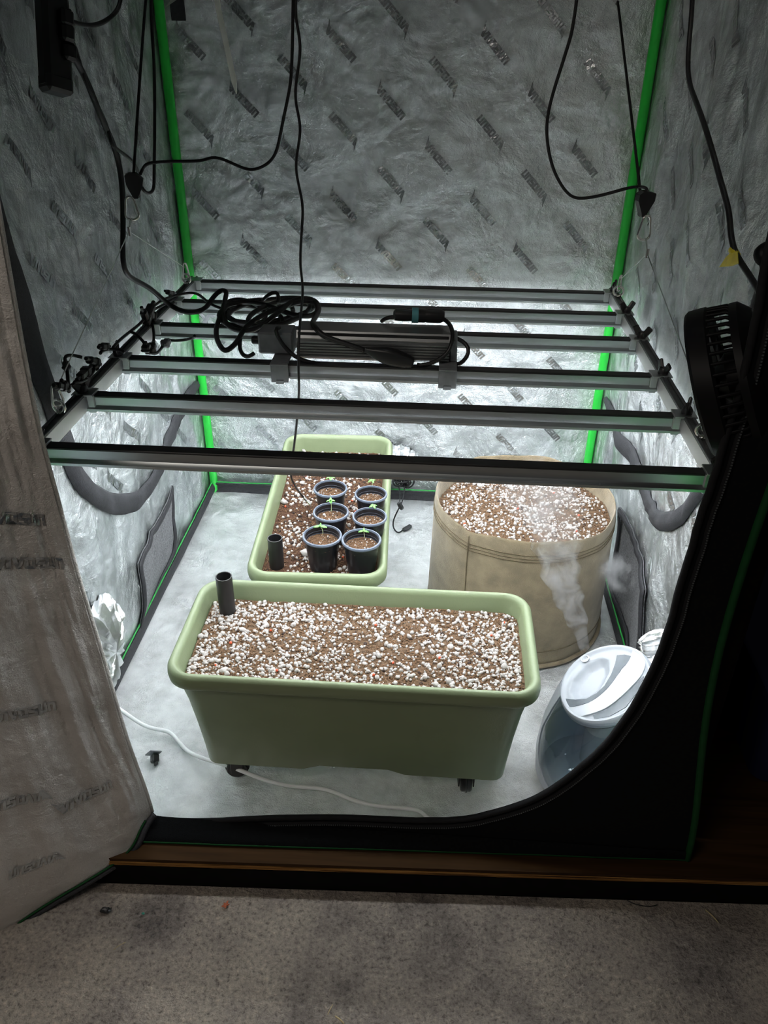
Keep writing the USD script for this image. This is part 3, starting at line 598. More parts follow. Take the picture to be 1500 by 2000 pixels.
# output cable and round connector on the driver
cc = at(818, 616, 1, yd+.03); ax = RIGHT*1.0+UP*-.03
part(drv, 'round_connector', lathe([(.006, -.052), (.012, -.048), (.013, -.03), (.012, -.014), (.014, -.012), (.014, .012), (.0135, .014), (.0145, .02), (.0145, .044), (.010, .052)], cc, ax, 18), 'black_plastic')
part(drv, 'connector_ring', lathe([(.0155, -.014), (.0155, -.001)], cc, ax, 18), 'teal_plastic')
for pts in ([(855, 618, 1, yd+.03), (875, 630, 1, yd+.01), (884, 655, 1, yd-.03), (876, 685, 1, yd-.05), (855, 703, 1, yd-.05), (832, 712, 1, yd-.045), (815, 713, 1, yd-.04)],
            [(886, 660, 1, yd), (905, 668, 1, yd), (915, 685, 1, yd-.01), (905, 705, 1, yd-.02), (892, 711, 1, yd-.03)], [(776, 620, 1, yd+.03), (757, 621, 1, yd+.035), (745, 628, 1, yd+.04)],
            [(545, 640, 1, yd-.02), (540, 650, 1, yd-.04), (552, 672, 1, yd-.042), (575, 695, 1, yd-.045), (600, 706, 1, yd-.045), (625, 710, 1, yd-.04)]):
    part(drv, 'output_cable', cable(pts, .0042), 'cable_black', True)

# coiled mains cable lying on the light
pw = thing('coiled_cable', 'thick black power cord coiled in loops on top of the grow light', 'cord', at(520, 620, 2, LZ+.01))
def fl(px, py, z=.0): return (px, py, 2, LZ+.014+z)
path = [(133, 103, 0, -.53), (150, 122, 0, -.53), (172, 165, 0, -.525), (196, 225, 0, -.52), (220, 280, 0, -.52), (234, 330, 0, -.52), (240, 400, 0, -.52), (240, 470, 0, -.52), (243, 522, 0, -.52), (262, 546, 0, -.52), (295, 565, 0, -.51), (322, 588, 0, -.495), (345, 603, 0, -.47), (375, 610, 2, .79), (400, 602, 2, .79), (414, 584, 2, .80), (432, 568, 2, .81), (441, 570, 2, .81), (440, 583, 2, .80), (433, 610, 2, .79),
        (423, 640, 2, .775), (428, 672, 2, .77), (442, 684, 2, .77), (462, 668, 2, .775), (480, 640, 2, .785), (520, 612, 2, .795), (570, 594, 2, .80), (605, 588, 2, .80), (620, 600, 2, .80), (612, 615, 2, .795), (580, 616, 2, .79), (520, 596, 2, .79), (470, 590, 2, .79), (440, 600, 2, .79), (438, 622, 2, .785), (455, 642, 2, .78), (490, 645, 2, .785), (520, 628, 2, .79), (550, 605, 2, .80), (580, 585, 2, .805), (606, 584, 2, .805), (622, 597, 2, .80),
        (616, 620, 2, .80), (616, 640, 1, yd-.03), (632, 655, 1, yd-.042), (665, 668, 1, yd-.046), (700, 680, 1, yd-.048), (712, 684, 1, yd-.048)]
P1 = spline([at(*p) for p in path], step=.007)
part(pw, 'cable', tube(P1, .0055, 10), 'cable_black', True)
extra = []
for px, py, rx, ry, t0, dz, tilt in ((500, 612, 72, 26, 0, 0, -.10), (490, 622, 62, 24, 1, .006, .12), (530, 606, 84, 22, 2, .012, -.2), (478, 610, 40, 24, 3, .004, .2), (545, 612, 60, 24, .5, .016, -.32)):
    th = np.linspace(0, 2*np.pi, 26)[:-1]+t0
    c = [at(px+rx*math.cos(t)+tilt*ry*math.sin(t), py+ry*math.sin(t)+tilt*rx*math.cos(t)*.6, 2, LZ+.018+dz+.006*math.sin(2*t+t0)) for t in th]
    extra.append(tube(spline(c+[c[0]], n=60), .0055, 10))
part(pw, 'coil', cat(*extra), 'cable_black', True)
part(pw, 'coil', [cable([(478, 640, 2, .78), (470, 660, 2, .775), (470, 685, 2, .77), (482, 696, 2, .77), (496, 690, 2, .775)], .0042), cable([(515, 585, 2, .79), (532, 572, 2, .81), (540, 572, 2, .81), (543, 590, 2, .795)], .0042)], 'cable_black', True)
a, b = at(712, 683, 1, yd-.05), at(808, 709, 1, yd-.05); d = (b-a)/np.linalg.norm(b-a); L = np.linalg.norm(b-a); F = frame_to(d)
loops = []
for t, wx, wy in ((0, .005, .005), (.10, .007, .007), (.22, .010, .011), (.40, .013, .016), (.60, .013, .017), (.82, .012, .014), (.97, .010, .010), (1.0, .006, .006)):
    th = np.linspace(0, 2*np.pi, 16, endpoint=False); sq = lambda c: np.sign(c)*np.abs(c)**.6
    loops.append(a+d*L*t+wx*sq(np.cos(th))[:, None]*F[:, 0]+wy*sq(np.sin(th))[:, None]*F[:, 1])
part(pw, 'inline_plug', loft(loops), 'black_plastic')

# ------------------------------------------------------------------ rope ratchets, wires
def carabiner(c, h, w, axis_x, r=.0024):
    z = np.array([0, 0, 1.]); x = np.asarray(axis_x, float)
    pts = [(-.22, .5), (.2, .5), (.38, .1), (.5, -.25), (.38, -.44), (0, -.52), (-.38, -.44), (-.45, -.2), (-.36, .15)]
    C = CubicSpline(np.arange(len(pts)+1), np.array(pts+pts[:1]), bc_type='periodic')(np.linspace(0, len(pts), 49)[:-1])
    return tube(np.asarray(c)+C[:, :1]*w*x+C[:, 1:]*h*z, r, 8, closed=True)
def ratchet(pxc, py0, py1, xp, side):
    top, bot = at(pxc, py0, 0, xp), at(pxc+2, py1, 0, xp); yy = (top[1]+bot[1])/2; h = top[2]-bot[2]
    outline = Polygon([(-.45, .42), (-.25, .5), (.12, .5), (.45, .25), (.32, -.12), (.10, -.42), (.08, -.5), (-.17, -.5), (-.2, -.40), (-.42, .05)] if side < 0 else [(-.42, .38), (-.2, .5), (.05, .5), (.45, .42), (.44, .12), (.15, -.34), (.12, -.5), (-.12, -.5), (-.16, -.36), (-.42, .12)])
    outline = affinity.scale(outline, h*.82, h, origin=(0, 0)).buffer(-.002).buffer(.002)
    o = np.array([(top[0]+bot[0])/2, yy, (top[2]+bot[2])/2]); ex = np.array([.97, .25, 0.]); ex /= np.linalg.norm(ex); nrm = np.cross(ex, (0, 0, 1))
    return o, h, prism(outline, .018, place(o-nrm*.009, ex, (0, 0, 1), nrm)), ex, nrm
o, h, m, ex, nrm = ratchet(263, 336, 388, -.5, -1)
rl1 = thing('rope_ratchet', 'black rope ratchet hanging on the left above the coiled cord', 'rope ratchet', o)
part(rl1, 'ratchet_body', m, 'black_plastic', 30); part(rl1, 'rivet', lathe([(.007, 0), (.006, .003)], o-nrm*.0085+np.array([0, 0, -h*.40]), -nrm, 14), 'steel')
part(rl1, 'carabiner', carabiner(at(256, 408, 0, -.5), .040, .026, ex), 'steel', True)
part(rl1, 'rope', cable([(261, 338, 0, -.5), (270, 200, 0, -.5), (285, 0, 0, -.5), (289, -60, 0, -.5), np.array([-.5, .57, 1.96])], .0030, 8), 'rope_black', True)
part(rl1, 'rope_tail', cable([(274, 340, 0, -.495), (280, 328, 0, -.49), (292, 319, 0, -.47), (318, 316, 1, .60), (360, 315, 1, .62), (395, 313, 1, .63), (415, 308, 1, .63), (440, 313, 1, .63), (475, 328, 1, .63), (500, 330, 1, .63), (530, 312, 1, .63), (545, 275, 1, .62), (556, 220, 1, .6), (566, 170, 1, .6), (570, 120, 1, .6), (572, 40, 1, .6), (573, -60, 1, .6), np.array([-.15, .57, 1.96])], .0030, 8), 'rope_black', True)
o, h, m, ex, nrm = ratchet(1257, 368, 428, .5, 1)
rl2 = thing('rope_ratchet', 'black rope ratchet hanging on the right beside the green back pole', 'rope ratchet', o)
part(rl2, 'ratchet_body', m, 'black_plastic', 30); part(rl2, 'rivet', lathe([(.006, 0), (.005, .003)], o-nrm*.0085+np.array([0, 0, -h*.42]), -nrm, 14), 'steel')
part(rl2, 'carabiner', carabiner(at(1260, 446, 0, .5), .042, .026, -ex), 'steel', True)
part(rl2, 'rope', cable([(1250, 372, 0, .5), (1236, 250, 0, .5), (1218, 100, 0, .5), (1206, 0, 0, .5), (1200, -60, 0, .5), np.array([.44, .57, 1.96])], .0030, 8), 'rope_black', True)
part(rl2, 'rope_tail', cable([(1264, 374, 0, .5), (1258, 366, 0, .5), (1245, 365, 0, .495), (1220, 369, 1, .6), (1180, 380, 1, .6), (1140, 387, 1, .6), (1115, 382, 1, .6), (1090, 350, 1, .6), (1075, 310, 1, .6), (1068, 250, 1, .6), (1078, 190, 1, .6), (1098, 125, 1, .6), (1112, 80, 1, .6), (1117, 60, 1, .6), (1126, 0, 1, .6), (1130, -60, 1, .6), np.array([.36, .57, 1.96])], .0030, 8), 'rope_black', True)
def sling(xp, ptop, crimp, xe, label):
    a, c = at(*ptop, 0, xp), at(*crimp, 0, xp); t = thing('hanging_wire', label, 'wire', c)
    part(t, 'wire', [tube([a, c], .0008, 6), tube([a+np.array([.003, .003, 0]), c], .0008, 6), *[tube([c, (xe, y, LZ+.045)], .0011, 6) for y in (.165, .965)]], 'steel', True)
    part(t, 'crimp', tube([c+np.array([0, 0, .008]), c-np.array([0, 0, .008])], .0035, 8), 'steel')
    for y in (.165, .965):
        part(t, 'snap_hook', carabiner((xe, y, LZ+.036), .036, .022, (.5, .86, 0), .0022), 'steel', True)
sling(-.5, (254, 427), (252, 452), XL, 'thin steel Y wire from the left ratchet down to the left light rail')
sling(.5, (1261, 466), (1264, 495), XR, 'thin steel Y wire from the right ratchet down to the right light rail')

# ------------------------------------------------------------------ power strip
tp, bt = at(98, -60, 0, -.555), at(110, 180, 0, -.555)
ps = thing('power_strip', 'black power strip hanging upright at the upper left with three cords', 'power strip', bt)
dz = (tp-bt)/np.linalg.norm(tp-bt); fx = np.array([.80, -.55, 0.]); fx -= dz*(fx @ dz); fx /= np.linalg.norm(fx); wx = np.cross(dz, fx); Rps = np.column_stack([-wx, fx, dz])
Lps = .42; cps = bt+dz*Lps/2
part(ps, 'housing', box(cps, (.052, .034, Lps), Rps, .008), 'black_plastic', False)
part(ps, 'end_cap', box(bt+dz*.012, (.050, .036, .030), Rps, .006), 'bar_black', False)
pc = part(ps, 'cord', cable([(127, 36, 0, -.53), (140, 42, 0, -.53), (165, 49, 0, -.53), (195, 46, 0, -.53), (220, 30, 0, -.53), (234, 5, 0, -.53), (240, -60, 0, -.53), (245, -140, 0, -.53)], .0042, 10), 'cable_black', True)
part(ps, 'cord', cable([(129, 68, 0, -.53), (142, 82, 0, -.53), (152, 110, 0, -.53), (165, 150, 0, -.525), (190, 205, 0, -.52), (208, 245, 0, -.52), (218, 278, 0, -.51), (232, 294, 0, -.51), (252, 309, 0, -.51), (263, 322, 0, -.51), (272, 345, 0, -.515), (276, 364, 0, -.515), (282, 373, 0, -.51), (291, 377, 0, -.51), (299, 370, 0, -.51), (301, 350, 0, -.51), (302, 260, 0, -.51), (301, 130, 0, -.51), (296, 40, 0, -.51), (298, -60, 0, -.51)], .0034, 10), 'cable_black', True)
for px, py in ((127, 36), (129, 66), (133, 103)):
    c = at(px-2, py, 0, -.535); part(ps, 'plug', box(c, (.024, .03, .028), Rps, .005), 'black_plastic', False)

plain('fan_black', (.004, .004, .0045), .5, specular_ior_level=.15)
# ------------------------------------------------------------------ clip fan
fc = at(1402, 745, 1, 0.0); fb = RIGHT*.98+UP*.19+FWD*-.56; fb /= np.linalg.norm(fb)
fan = thing('clip_fan', 'black clip-on fan at the right edge of the tent opening', 'fan', fc)
Rf = .104
part(fan, 'front_ring', lathe([(Rf-.012, -.020), (Rf-.003, -.022), (Rf, -.018), (Rf, .004), (Rf-.004, .008), (Rf-.014, .006)], fc, fb, 48, closed=True), 'fan_black')
Fb = frame_to(fb); ribs_ = []
for k in range(44):
    t = 2*math.pi*k/44; u = math.cos(t)*Fb[:, 0]+math.sin(t)*Fb[:, 1]
    ribs_.append(tube([fc+u*(Rf-.004)+fb*.004, fc+u*(Rf-.006)+fb*.03, fc+u*(Rf-.022)+fb*.052, fc+u*.032+fb*.056], .0026, 5))
    ribs_.append(tube([fc+u*(Rf-.010)-fb*.019, fc+u*.05-fb*.026, fc+u*.018-fb*.028], .0011, 4))
part(fan, 'grille', cat(*ribs_), 'fan_black', True, kind='stuff')
part(fan, 'motor_housing', lathe([(.034, .058), (.036, .045), (.036, .015), (.02, .0)], fc, -fb*-1, 24), 'fan_black')
part(fan, 'rear_rim', lathe([(Rf-.024, .048), (Rf-.004, .034), (Rf-.004, .044), (Rf-.018, .060)], fc, fb, 44, closed=True), 'fan_black')
for k in range(5):
    pts = []
    for i in range(7):
        for j in range(4):
            r = .02+.066*i/6; t = 2*math.pi*k/5+.5*(j/3-.5)*(1+.3*i/6)+.25*i/6; u = math.cos(t)*Fb[:, 0]+math.sin(t)*Fb[:, 1]; pts.append(fc+u*r+fb*(.012*(j/3-.5)))
    part(fan, 'blade', grid_sheet(np.array(pts).reshape(7, 4, 3), .0012), 'fan_black', True)
kb = at(1497, 497, 1, -.05)
part(fan, 'clamp', [tube(spline([fc+fb*.055, fc+fb*.075+np.array([0, 0, .02]), at(1492, 690, 1, -.04), at(1496, 600, 1, -.05), kb]), .0125, 10)], 'fan_black', True)
part(fan, 'clamp_knob', lathe([(.004, -.010), (.011, -.009), (.0145, -.004), (.0145, .004), (.011, .009), (.004, .010)], kb, FWD, 20), 'fan_black', True)
fcord = part(fan, 'power_cord', cable([(1356, -120, 0, .52), (1353, -40, 0, .52), (1351, 20, 0, .52), (1346, 80, 0, .52), (1344, 140, 0, .52), (1356, 190, 0, .515), (1376, 245, 0, .51), (1394, 305, 0, .51), (1412, 370, 0, .51), (1424, 420, 0, .51), (1428, 460, 0, .51), (1436, 492, 0, .51), (1455, 525, 0, .51), (1478, 562, 0, .51), (1496, 600, 0, .51)], .0042, 10), 'cable_black', True, )
t0, t1 = at(1411, 519, 0, .508), at(1447, 512, 0, .508)
tg = [at(1411, 522, 0, .508), at(1424, 503, 0, .508), at(1432, 495, 0, .508), at(1447, 492, 0, .506), at(1449, 515, 0, .506), at(1436, 520, 0, .508)]
tgv = np.array(tg); nt = np.array([-.9, -.4, .1]); nt /= np.linalg.norm(nt)
V = np.vstack([tgv+nt*.006, tgv+nt*.0052]); n6 = 6
ff = [(0, i, i+1) for i in range(1, 5)]+[(6, 6+i+1, 6+i) for i in range(1, 5)]+[(i, (i+1) % 6+6, (i+1) % 6) for i in range(6)]+[(i, i+6, (i+1) % 6+6) for i in range(6)]
part(fcord, 'warning_tag', tm(V, ff), 'yellow_tag', False, label='yellow cord tag')
part(fcord, 'tag_collar', tube([at(1431, 488, 0, .51), at(1438, 500, 0, .51)], .006, 12), 'yellow_tag')

# ------------------------------------------------------------------ hanging bits
st = [at(424, -60, 1, 1.15), at(424, 0, 1, 1.15), at(438, 70, 1, 1.15), at(453, 140, 1, 1.155), at(462, 184, 1, 1.155)]
C = spline(st, n=30); wv = np.r_[np.full(26, .0066), .0056, .004, .0026, .0008]
part_s = thing('cable_tie', 'long pale plastic strap hanging down the back wall at upper left', 'strap', C[-1])
Pst = np.stack([C-np.outer(wv, [1, 0, .2]), C+np.outer(wv, [1, 0, .2])], 1); part(part_s, 'strap', grid_sheet(Pst, .0016), 'pale_strap', False)
part(part_s, 'strap_tail', tube([C[0], C[0]+np.array([-.01, 0, .55])], .003, 6), 'pale_strap')
pb = thing('soil_probe', 'thin black probe lead hanging into the rear planter', 'probe', at(605, 985, 2, .315))
YP = .40
pth = [(577, -150, 1, YP), (578, 0, 1, YP), (579, 40, 1, YP), (586, 90, 1, YP), (580, 150, 1, YP), (578, 200, 1, YP), (586, 250, 1, YP), (579, 310, 1, YP), (581, 350, 1, YP), (590, 395, 1, YP), (590, 440, 1, YP), (587, 520, 1, YP), (591, 560, 1, YP), (588, 610, 1, YP), (584, 660, 1, YP-.01), (583, 720, 1, YP-.03), (584, 760, 1, .375), (580, 820, 1, .39), (573, 880, 1, .44), (568, 925, 1, .51), (574, 945, 1, .55), (590, 968, 2, .335), (598, 978, 2, .325)]
part(pb, 'lead', cable(pth, .0024, 8), 'cable_black', True)
part(pb, 'probe_tip', tube([at(594, 972, 2, .328), at(607, 986, 2, .318)], .0030, 8), 'steel', label='steel sensor tip')

# ------------------------------------------------------------------ planters
def rr(w, d, r, n=12, m=16):
    pts = []
    for cx_, cy_, a0 in ((w/2-r, d/2-r, 0), (-w/2+r, d/2-r, 90), (-w/2+r, -d/2+r, 180), (w/2-r, -d/2+r, 270)):
        for k in range(n): t = math.radians(a0+90*k/(n-1)); pts.append((cx_+r*math.cos(t), cy_+r*math.sin(t)))
        # straight run to the next corner
        nx = {0: (-w/2+r, d/2), 90: (-w/2, -d/2+r), 180: (w/2-r, -d/2), 270: (w/2, d/2-r)}[a0]; p = pts[-1]
        for k in range(1, m): pts.append((p[0]+(nx[0]-p[0])*k/m, p[1]+(nx[1]-p[1])*k/m))
    return np.array(pts)
def planter_mesh():
    body, L = [], []
    secs = [(.066, .588, .196, .022), (.069, .596, .204, .026), (.11, .602, .212, .028), (.18, .614, .228, .03), (.25, .630, .248, .034), (.30, .646, .268, .036), (.318, .652, .274, .038)]
    inner = [(.335, .642, .268, .036), (.31, .632, .258, .034), (.25, .618, .24, .03), (.20, .60, .22, .03)]
    for z, w, d, r in secs+inner:
        p = rr(w, d, r); zz = np.full(len(p), z)
        if z < .10:
            lift = .012*np.clip((.086-np.abs(p[:, 0]))/.014, 0, 1)*(np.abs(p[:, 1]) > .08); zz = zz+lift*(1 if z < .08 else 0)
        L.append(np.column_stack([p, zz]))
    b = loft(L)
    rim = []
    for z, w, d, r in ((.312, .652, .274, .038), (.311, .672, .294, .046), (.315, .679, .301, .050), (.326, .681, .303, .050), (.337, .679, .301, .050), (.343, .672, .294, .048), (.345, .662, .285, .044), (.343, .652, .277, .040), (.337, .642, .268, .036), (.325, .640, .266, .036)):
        rim.append(np.column_stack([rr(w, d, r), np.full(len(rr(w, d, r)), z)]))
    rim.append(rim[0]); return b, loft(rim, False, False)
PB, PR = planter_mesh()
def caster(c, ang):
    ca, sa = math.cos(ang), math.sin(ang); ax_ = np.array([ca, sa, 0])
    wheel = lathe([(.010, -.011), (.020, -.011), (.0225, -.008), (.0225, .008), (.020, .011), (.010, .011)], (c[0], c[1], .0275), ax_, 24)
    fork = [box((c[0]+ca*s*.015, c[1]+sa*s*.015, .042), (.003, .026, .040), np.array([[ca, -sa, 0], [sa, ca, 0], [0, 0, 1.]]), .001) for s in (-1, 1)]
    return wheel, cat(*fork, lathe([(.018, 0), (.018, .006), (.01, .008)], (c[0], c[1], .058), n=18), torus((c[0], c[1], .0275), ax_, .023, .0022, 28, 6))
def planter(cx_, cy_, ang, label, tubexy, tubeh, casters):
    t = thing('planter_box', label, 'planter', (cx_, cy_, 0), group=None)
    R = trimesh.transformations.rotation_matrix(ang, (0, 0, 1)); R[:3, 3] = (cx_, cy_, 0)
    b, r = PB.copy(), PR.copy(); b.apply_transform(R); r.apply_transform(R)
    part(t, 'body', b, 'planter_green', 40); part(t, 'rim', r, 'planter_green', 60)
    for x, y in ((-.245, -.07), (.225, -.07), (-.235, .07), (.235, .07)):
        p = R @ np.array([x, y, 0, 1]); w, f = caster(p[:2], ang+rng.uniform(-.4, .4)+math.pi/2*(x < 0)); k = part(t, 'caster', f, 'black_plastic'); part(k, 'wheel', w, 'black_plastic')
    tx, ty, z0, z1 = tubexy
    part(t, 'watering_tube', lathe([(.0165, z0), (.0165, z1), (.0145, z1), (.0145, z0)], (tx, ty, 0), (0, 0, 1), 28, closed=True), 'black_plastic', label='black watering tube')
    return t, R
def chunk(r, n=1):
    m = trimesh.creation.icosphere(1 if n else 0, 1.0); v = m.vertices*(1+rng.normal(0, .09, (len(m.vertices), 1))); v *= np.array([1, rng.uniform(.7, 1), rng.uniform(.6, .95)]); return v*r, m.faces
CH = [chunk(1.0) for _ in range(14)]; CH0 = [chunk(1.0, 0) for _ in range(8)]
def scatter(pts, radii, lib):
    V, Fc, n = [], [], 0
    for p, r in zip(pts, radii):
        v, f = lib[rng.integers(len(lib))]; q = trimesh.transformations.random_rotation_matrix(rng.random(3))[:3, :3]
        V.append(v @ q.T*r+p); Fc.append(f+n); n += len(v)
    return tm(np.vstack(V), np.vstack(Fc))
def flakes(pts, ln, wd):
    V, Fc = [], []
    for i, p in enumerate(pts):
        a, tl = rng.uniform(0, 2*math.pi), rng.normal(0, .35); l = ln*rng.uniform(.5, 1.3)/2; w = wd*rng.uniform(.6, 1.3)/2
        d = np.array([math.cos(a)*math.cos(tl), math.sin(a)*math.cos(tl), math.sin(tl)]); s = np.cross(d, rng.normal(0, .3, 3)+[0, 0, 1.]); s /= np.linalg.norm(s); u = np.cross(s, d)*w*.4
        V += [p+d*l, p+s*w+u*0, p-d*l, p-s*w, p+u*1.6]; b = 5*i
        Fc += [(b, b+1, b+4), (b+1, b+2, b+4), (b+2, b+3, b+4), (b+3, b, b+4), (b, b+3, b+1), (b+1, b+3, b+2)]
    return tm(np.array(V), np.array(Fc))
def soil(label, inside, hz, bounds, R, mat_, n_per, r_per, n_hull, n_bark, n_prill, res=.006, clump=None, hull=(.0085, .0027), lib=None):
    """a bed of potting mix: soil surface, perlite, husks and bark, all one uncountable filling"""
    (x0, x1), (y0, y1) = bounds; xs = np.arange(x0, x1+res, res); ys = np.arange(y0, y1+res, res)
    Xs, Ys = np.meshgrid(xs, ys, indexing='ij'); Zs = hz(Xs, Ys)+.005*nz(Xs, Ys, 60, 130, 3)
    px = np.column_stack([Xs.ravel(), Ys.ravel(), Zs.ravel()]); idx = np.arange(len(px)).reshape(Xs.shape)
    q = np.stack([idx[:-1, :-1], idx[1:, :-1], idx[1:, 1:], idx[:-1, 1:]], -1).reshape(-1, 4); cen = px[q].mean(1); q = q[inside(cen[:, 0], cen[:, 1], .0)]
    t = thing('potting_soil', label, 'soil', R[:3, 3]+[0, 0, float(hz(np.array(0.), np.array(0.)))-.02], kind='stuff')
    tr = lambda p: (p @ R[:3, :3].T)+R[:3, 3]
    part(t, 'soil_bed', tm(tr(px), q), mat_, True)
    def pick(n, m, dens=None):
        out = np.zeros((0, 2))
        while len(out) < n:
            p = np.column_stack([rng.uniform(x0, x1, 4000), rng.uniform(y0, y1, 4000)]); k = inside(p[:, 0], p[:, 1], m)
            if dens is not None: k &= rng.random(4000) < dens(p[:, 0], p[:, 1])
            out = np.vstack([out, p[k]])
        p = out[:n]; return np.column_stack([p, hz(p[:, 0], p[:, 1])+.005*nz(p[:, 0], p[:, 1], 60, 130, 3)])
    p = pick(n_per, .006, clump); rad = r_per*np.exp(rng.normal(0, .28, n_per)); p[:, 2] += rad*rng.uniform(.0, .8, n_per)
    part(t, 'perlite', scatter(tr(p), rad, lib or CH), 'perlite', True, kind='stuff')
    p = pick(n_hull, .004); p[:, 2] += .002; part(t, 'husk_bits', flakes(tr(p), hull[0], hull[1]), 'hulls', False, kind='stuff')
    if n_bark:
        p = pick(n_bark, .008); part(t, 'bark_bits', scatter(tr(p), rng.uniform(.003, .008, n_bark)*r_per/.0048, CH), 'bark', 50, kind='stuff')
    if n_prill:
        p = pick(n_prill, .01); p[:, 2] += .003; part(t, 'fertilizer_prills', scatter(tr(p), np.full(n_prill, .0032), CH), 'prill_red', 50, kind='stuff')
    return t
def rect_in(w, d): return lambda x, y, m: (np.abs(x) < w/2-m) & (np.abs(y) < d/2-m) & ~((np.abs(x) > w/2-.025) & (np.abs(y) > d/2-.025) & (np.hypot(np.abs(x)-w/2+.03, np.abs(y)-d/2+.03) > .03-m))
SZ = .304
tp_ = at(437, 1128, 2, .393)
t1, RA = planter(-.0175, .109, 0., 'sage green planter on casters in front, full of perlite-flecked soil', (tp_[0], tp_[1], .20, .396), .1, True)
soil('pale soil thick with white perlite filling the front planter', rect_in(.634, .258), lambda x, y: SZ+.008*nz(x, y, 5, 140, 2)+.004*np.cos(y*9), ((-.32, .32), (-.135, .135)), RA, 'soil_tan', 3300, .0030, 6500, 160, 10, clump=lambda x, y: np.clip(.35+1.1*(np.abs(x)/.32)**2*.6+nz(x, y, 12, 145, 2)*1.6, .08, 1))
tb_ = at(537, 1053, 2, .372)
t2, RB = planter(-.138, .62, math.radians(92.2), 'sage green planter at the back, six black pots standing in its soil', (tb_[0], tb_[1], .20, .375), .1, True)
soil('dark reddish soil with scattered perlite in the rear planter', rect_in(.634, .258), lambda x, y: SZ-.004+.010*nz(x, y, 5, 150, 2), ((-.32, .32), (-.135, .135)), RB, 'soil_dark', 820, .0036, 4200, 420, 9, clump=lambda x, y: np.clip(.4+nz(x, y, 14, 155, 2)*2.2, .05, 1))
# ------------------------------------------------------------------ six nursery pots with seedlings
pots = [(647, 953, .036, 'back left', 0), (731, 964, .0345, 'back right', 1), (648, 999, .0365, 'middle left', 2), (729, 1008, .0350, 'middle right', 3), (631, 1045, .0385, 'front left', 4), (713, 1053, .0385, 'front right', 5)]
wear = ['its seedling star-shaped', 'seedling near its far side', 'seedling tallest of the six', 'seedling leaning over the middle', 'broad-leaved seedling', 'smallest flat seedling']
shape = [(4, .011, .020), (4, .010, .020), (4, .010, .030), (4, .010, .022), (2, .015, .020), (2, .012, .016)]
sxy = [(647, 942), (731, 946), (648, 988), (731, 996), (631, 1036), (716, 1045)]
for (px, py, r, pos, k), wr in zip(pots, wear):
    top = .383; c = at(px, py, 2, top)-np.array([.008 if k % 2 else .002, 0, 0]); z0 = .296; H = top-z0
    t = thing('nursery_pot', f'black plastic seedling pot, {pos} of the six in the rear planter', 'pot', (c[0], c[1], z0))
    ri = r*1.11
    part(t, 'body', lathe([(r*.74, 0), (r*.77, .002), (r*1.0, H-.012), (r*1.03, H-.010), (r*1.03, H-.004), (r*1.02, H-.003), (r*.985, H-.003), (r*.95, H-.02), (r*.90, H-.035)], (c[0], c[1], z0), n=40), 'pot_black', 30)
    part(t, 'rim', lathe([(r*1.01, H-.006), (ri, H-.006), (ri+.0012, H-.003), (ri, H), (r*1.03, H+.0005), (r*1.0, H-.002), (r*.975, H-.012), (r*.965, H-.012), (r*.96, H-.019), (r*.945, H-.019), (r*.955, H-.018), (r*.99, H-.004)], (c[0], c[1], z0), n=40, closed=True), 'pot_rim', 30, label='grey-blue glossy rim')
    RP = np.eye(4); RP[:3, 3] = (c[0], c[1], 0); rad = r*.945
    soil(f'brown seed mix filling the {pos} black pot', lambda x, y, m, rad=rad: np.hypot(x, y) < rad-m*.5, lambda x, y: top-.020+.003*nz(x, y, 40, 160+k, 2), ((-rad, rad), (-rad, rad)), RP, 'soil_fine', 38, .0017, 420, 26, 0, res=.0035, hull=(.0042, .0016), lib=CH0)
    base = at(*sxy[k], 2, top-.019+shape[k][2]*.5)-np.array([.006 if k % 2 else .002, 0, 0]); base[2] = top-.019; nl, ll, hh = shape[k]
    s = thing('seedling', f'tiny green seedling in the {pos} black pot', 'seedling', base)
    tip = base+np.array([rng.normal(0, .002), rng.normal(0, .002), hh]); part(s, 'stem', tube(spline([base-[0, 0, .004], base+[.001, 0, hh*.5], tip]), .0008, 6), 'stem_pale', True)
    a0 = rng.uniform(0, .6)
    for q in range(nl):
        a = a0+2*math.pi*q/nl; d = np.array([math.cos(a), math.sin(a), 0]); sd = np.array([-d[1], d[0], 0]); P = []
        for i in range(7):
            u = i/6; w = ll*.32*math.sin(math.pi*min(.98, max(.06, u)))**.8; m = tip+d*ll*u+np.array([0, 0, .004*u-.006*u*u]); P.append([m-sd*w+[0, 0, .001], m-[0, 0, .0006], m+sd*w+[0, 0, .001]])
        part(s, 'leaf', grid_sheet(np.array(P), .0006), 'seedling_green', True)
    if nl == 2 or k == 2:
        for a in (a0+1.5, a0+4.6):
            d = np.array([math.cos(a), math.sin(a), .9]); P = []; sd = np.array([-d[1], d[0], 0])
            for i in range(5):
                u = i/4; w = .0024*math.sin(math.pi*min(.95, max(.1, u))); m = tip+d*.007*u; P.append([m-sd*w, m, m+sd*w])
            part(s, 'leaf', grid_sheet(np.array(P), .0006), 'seedling_green', True)

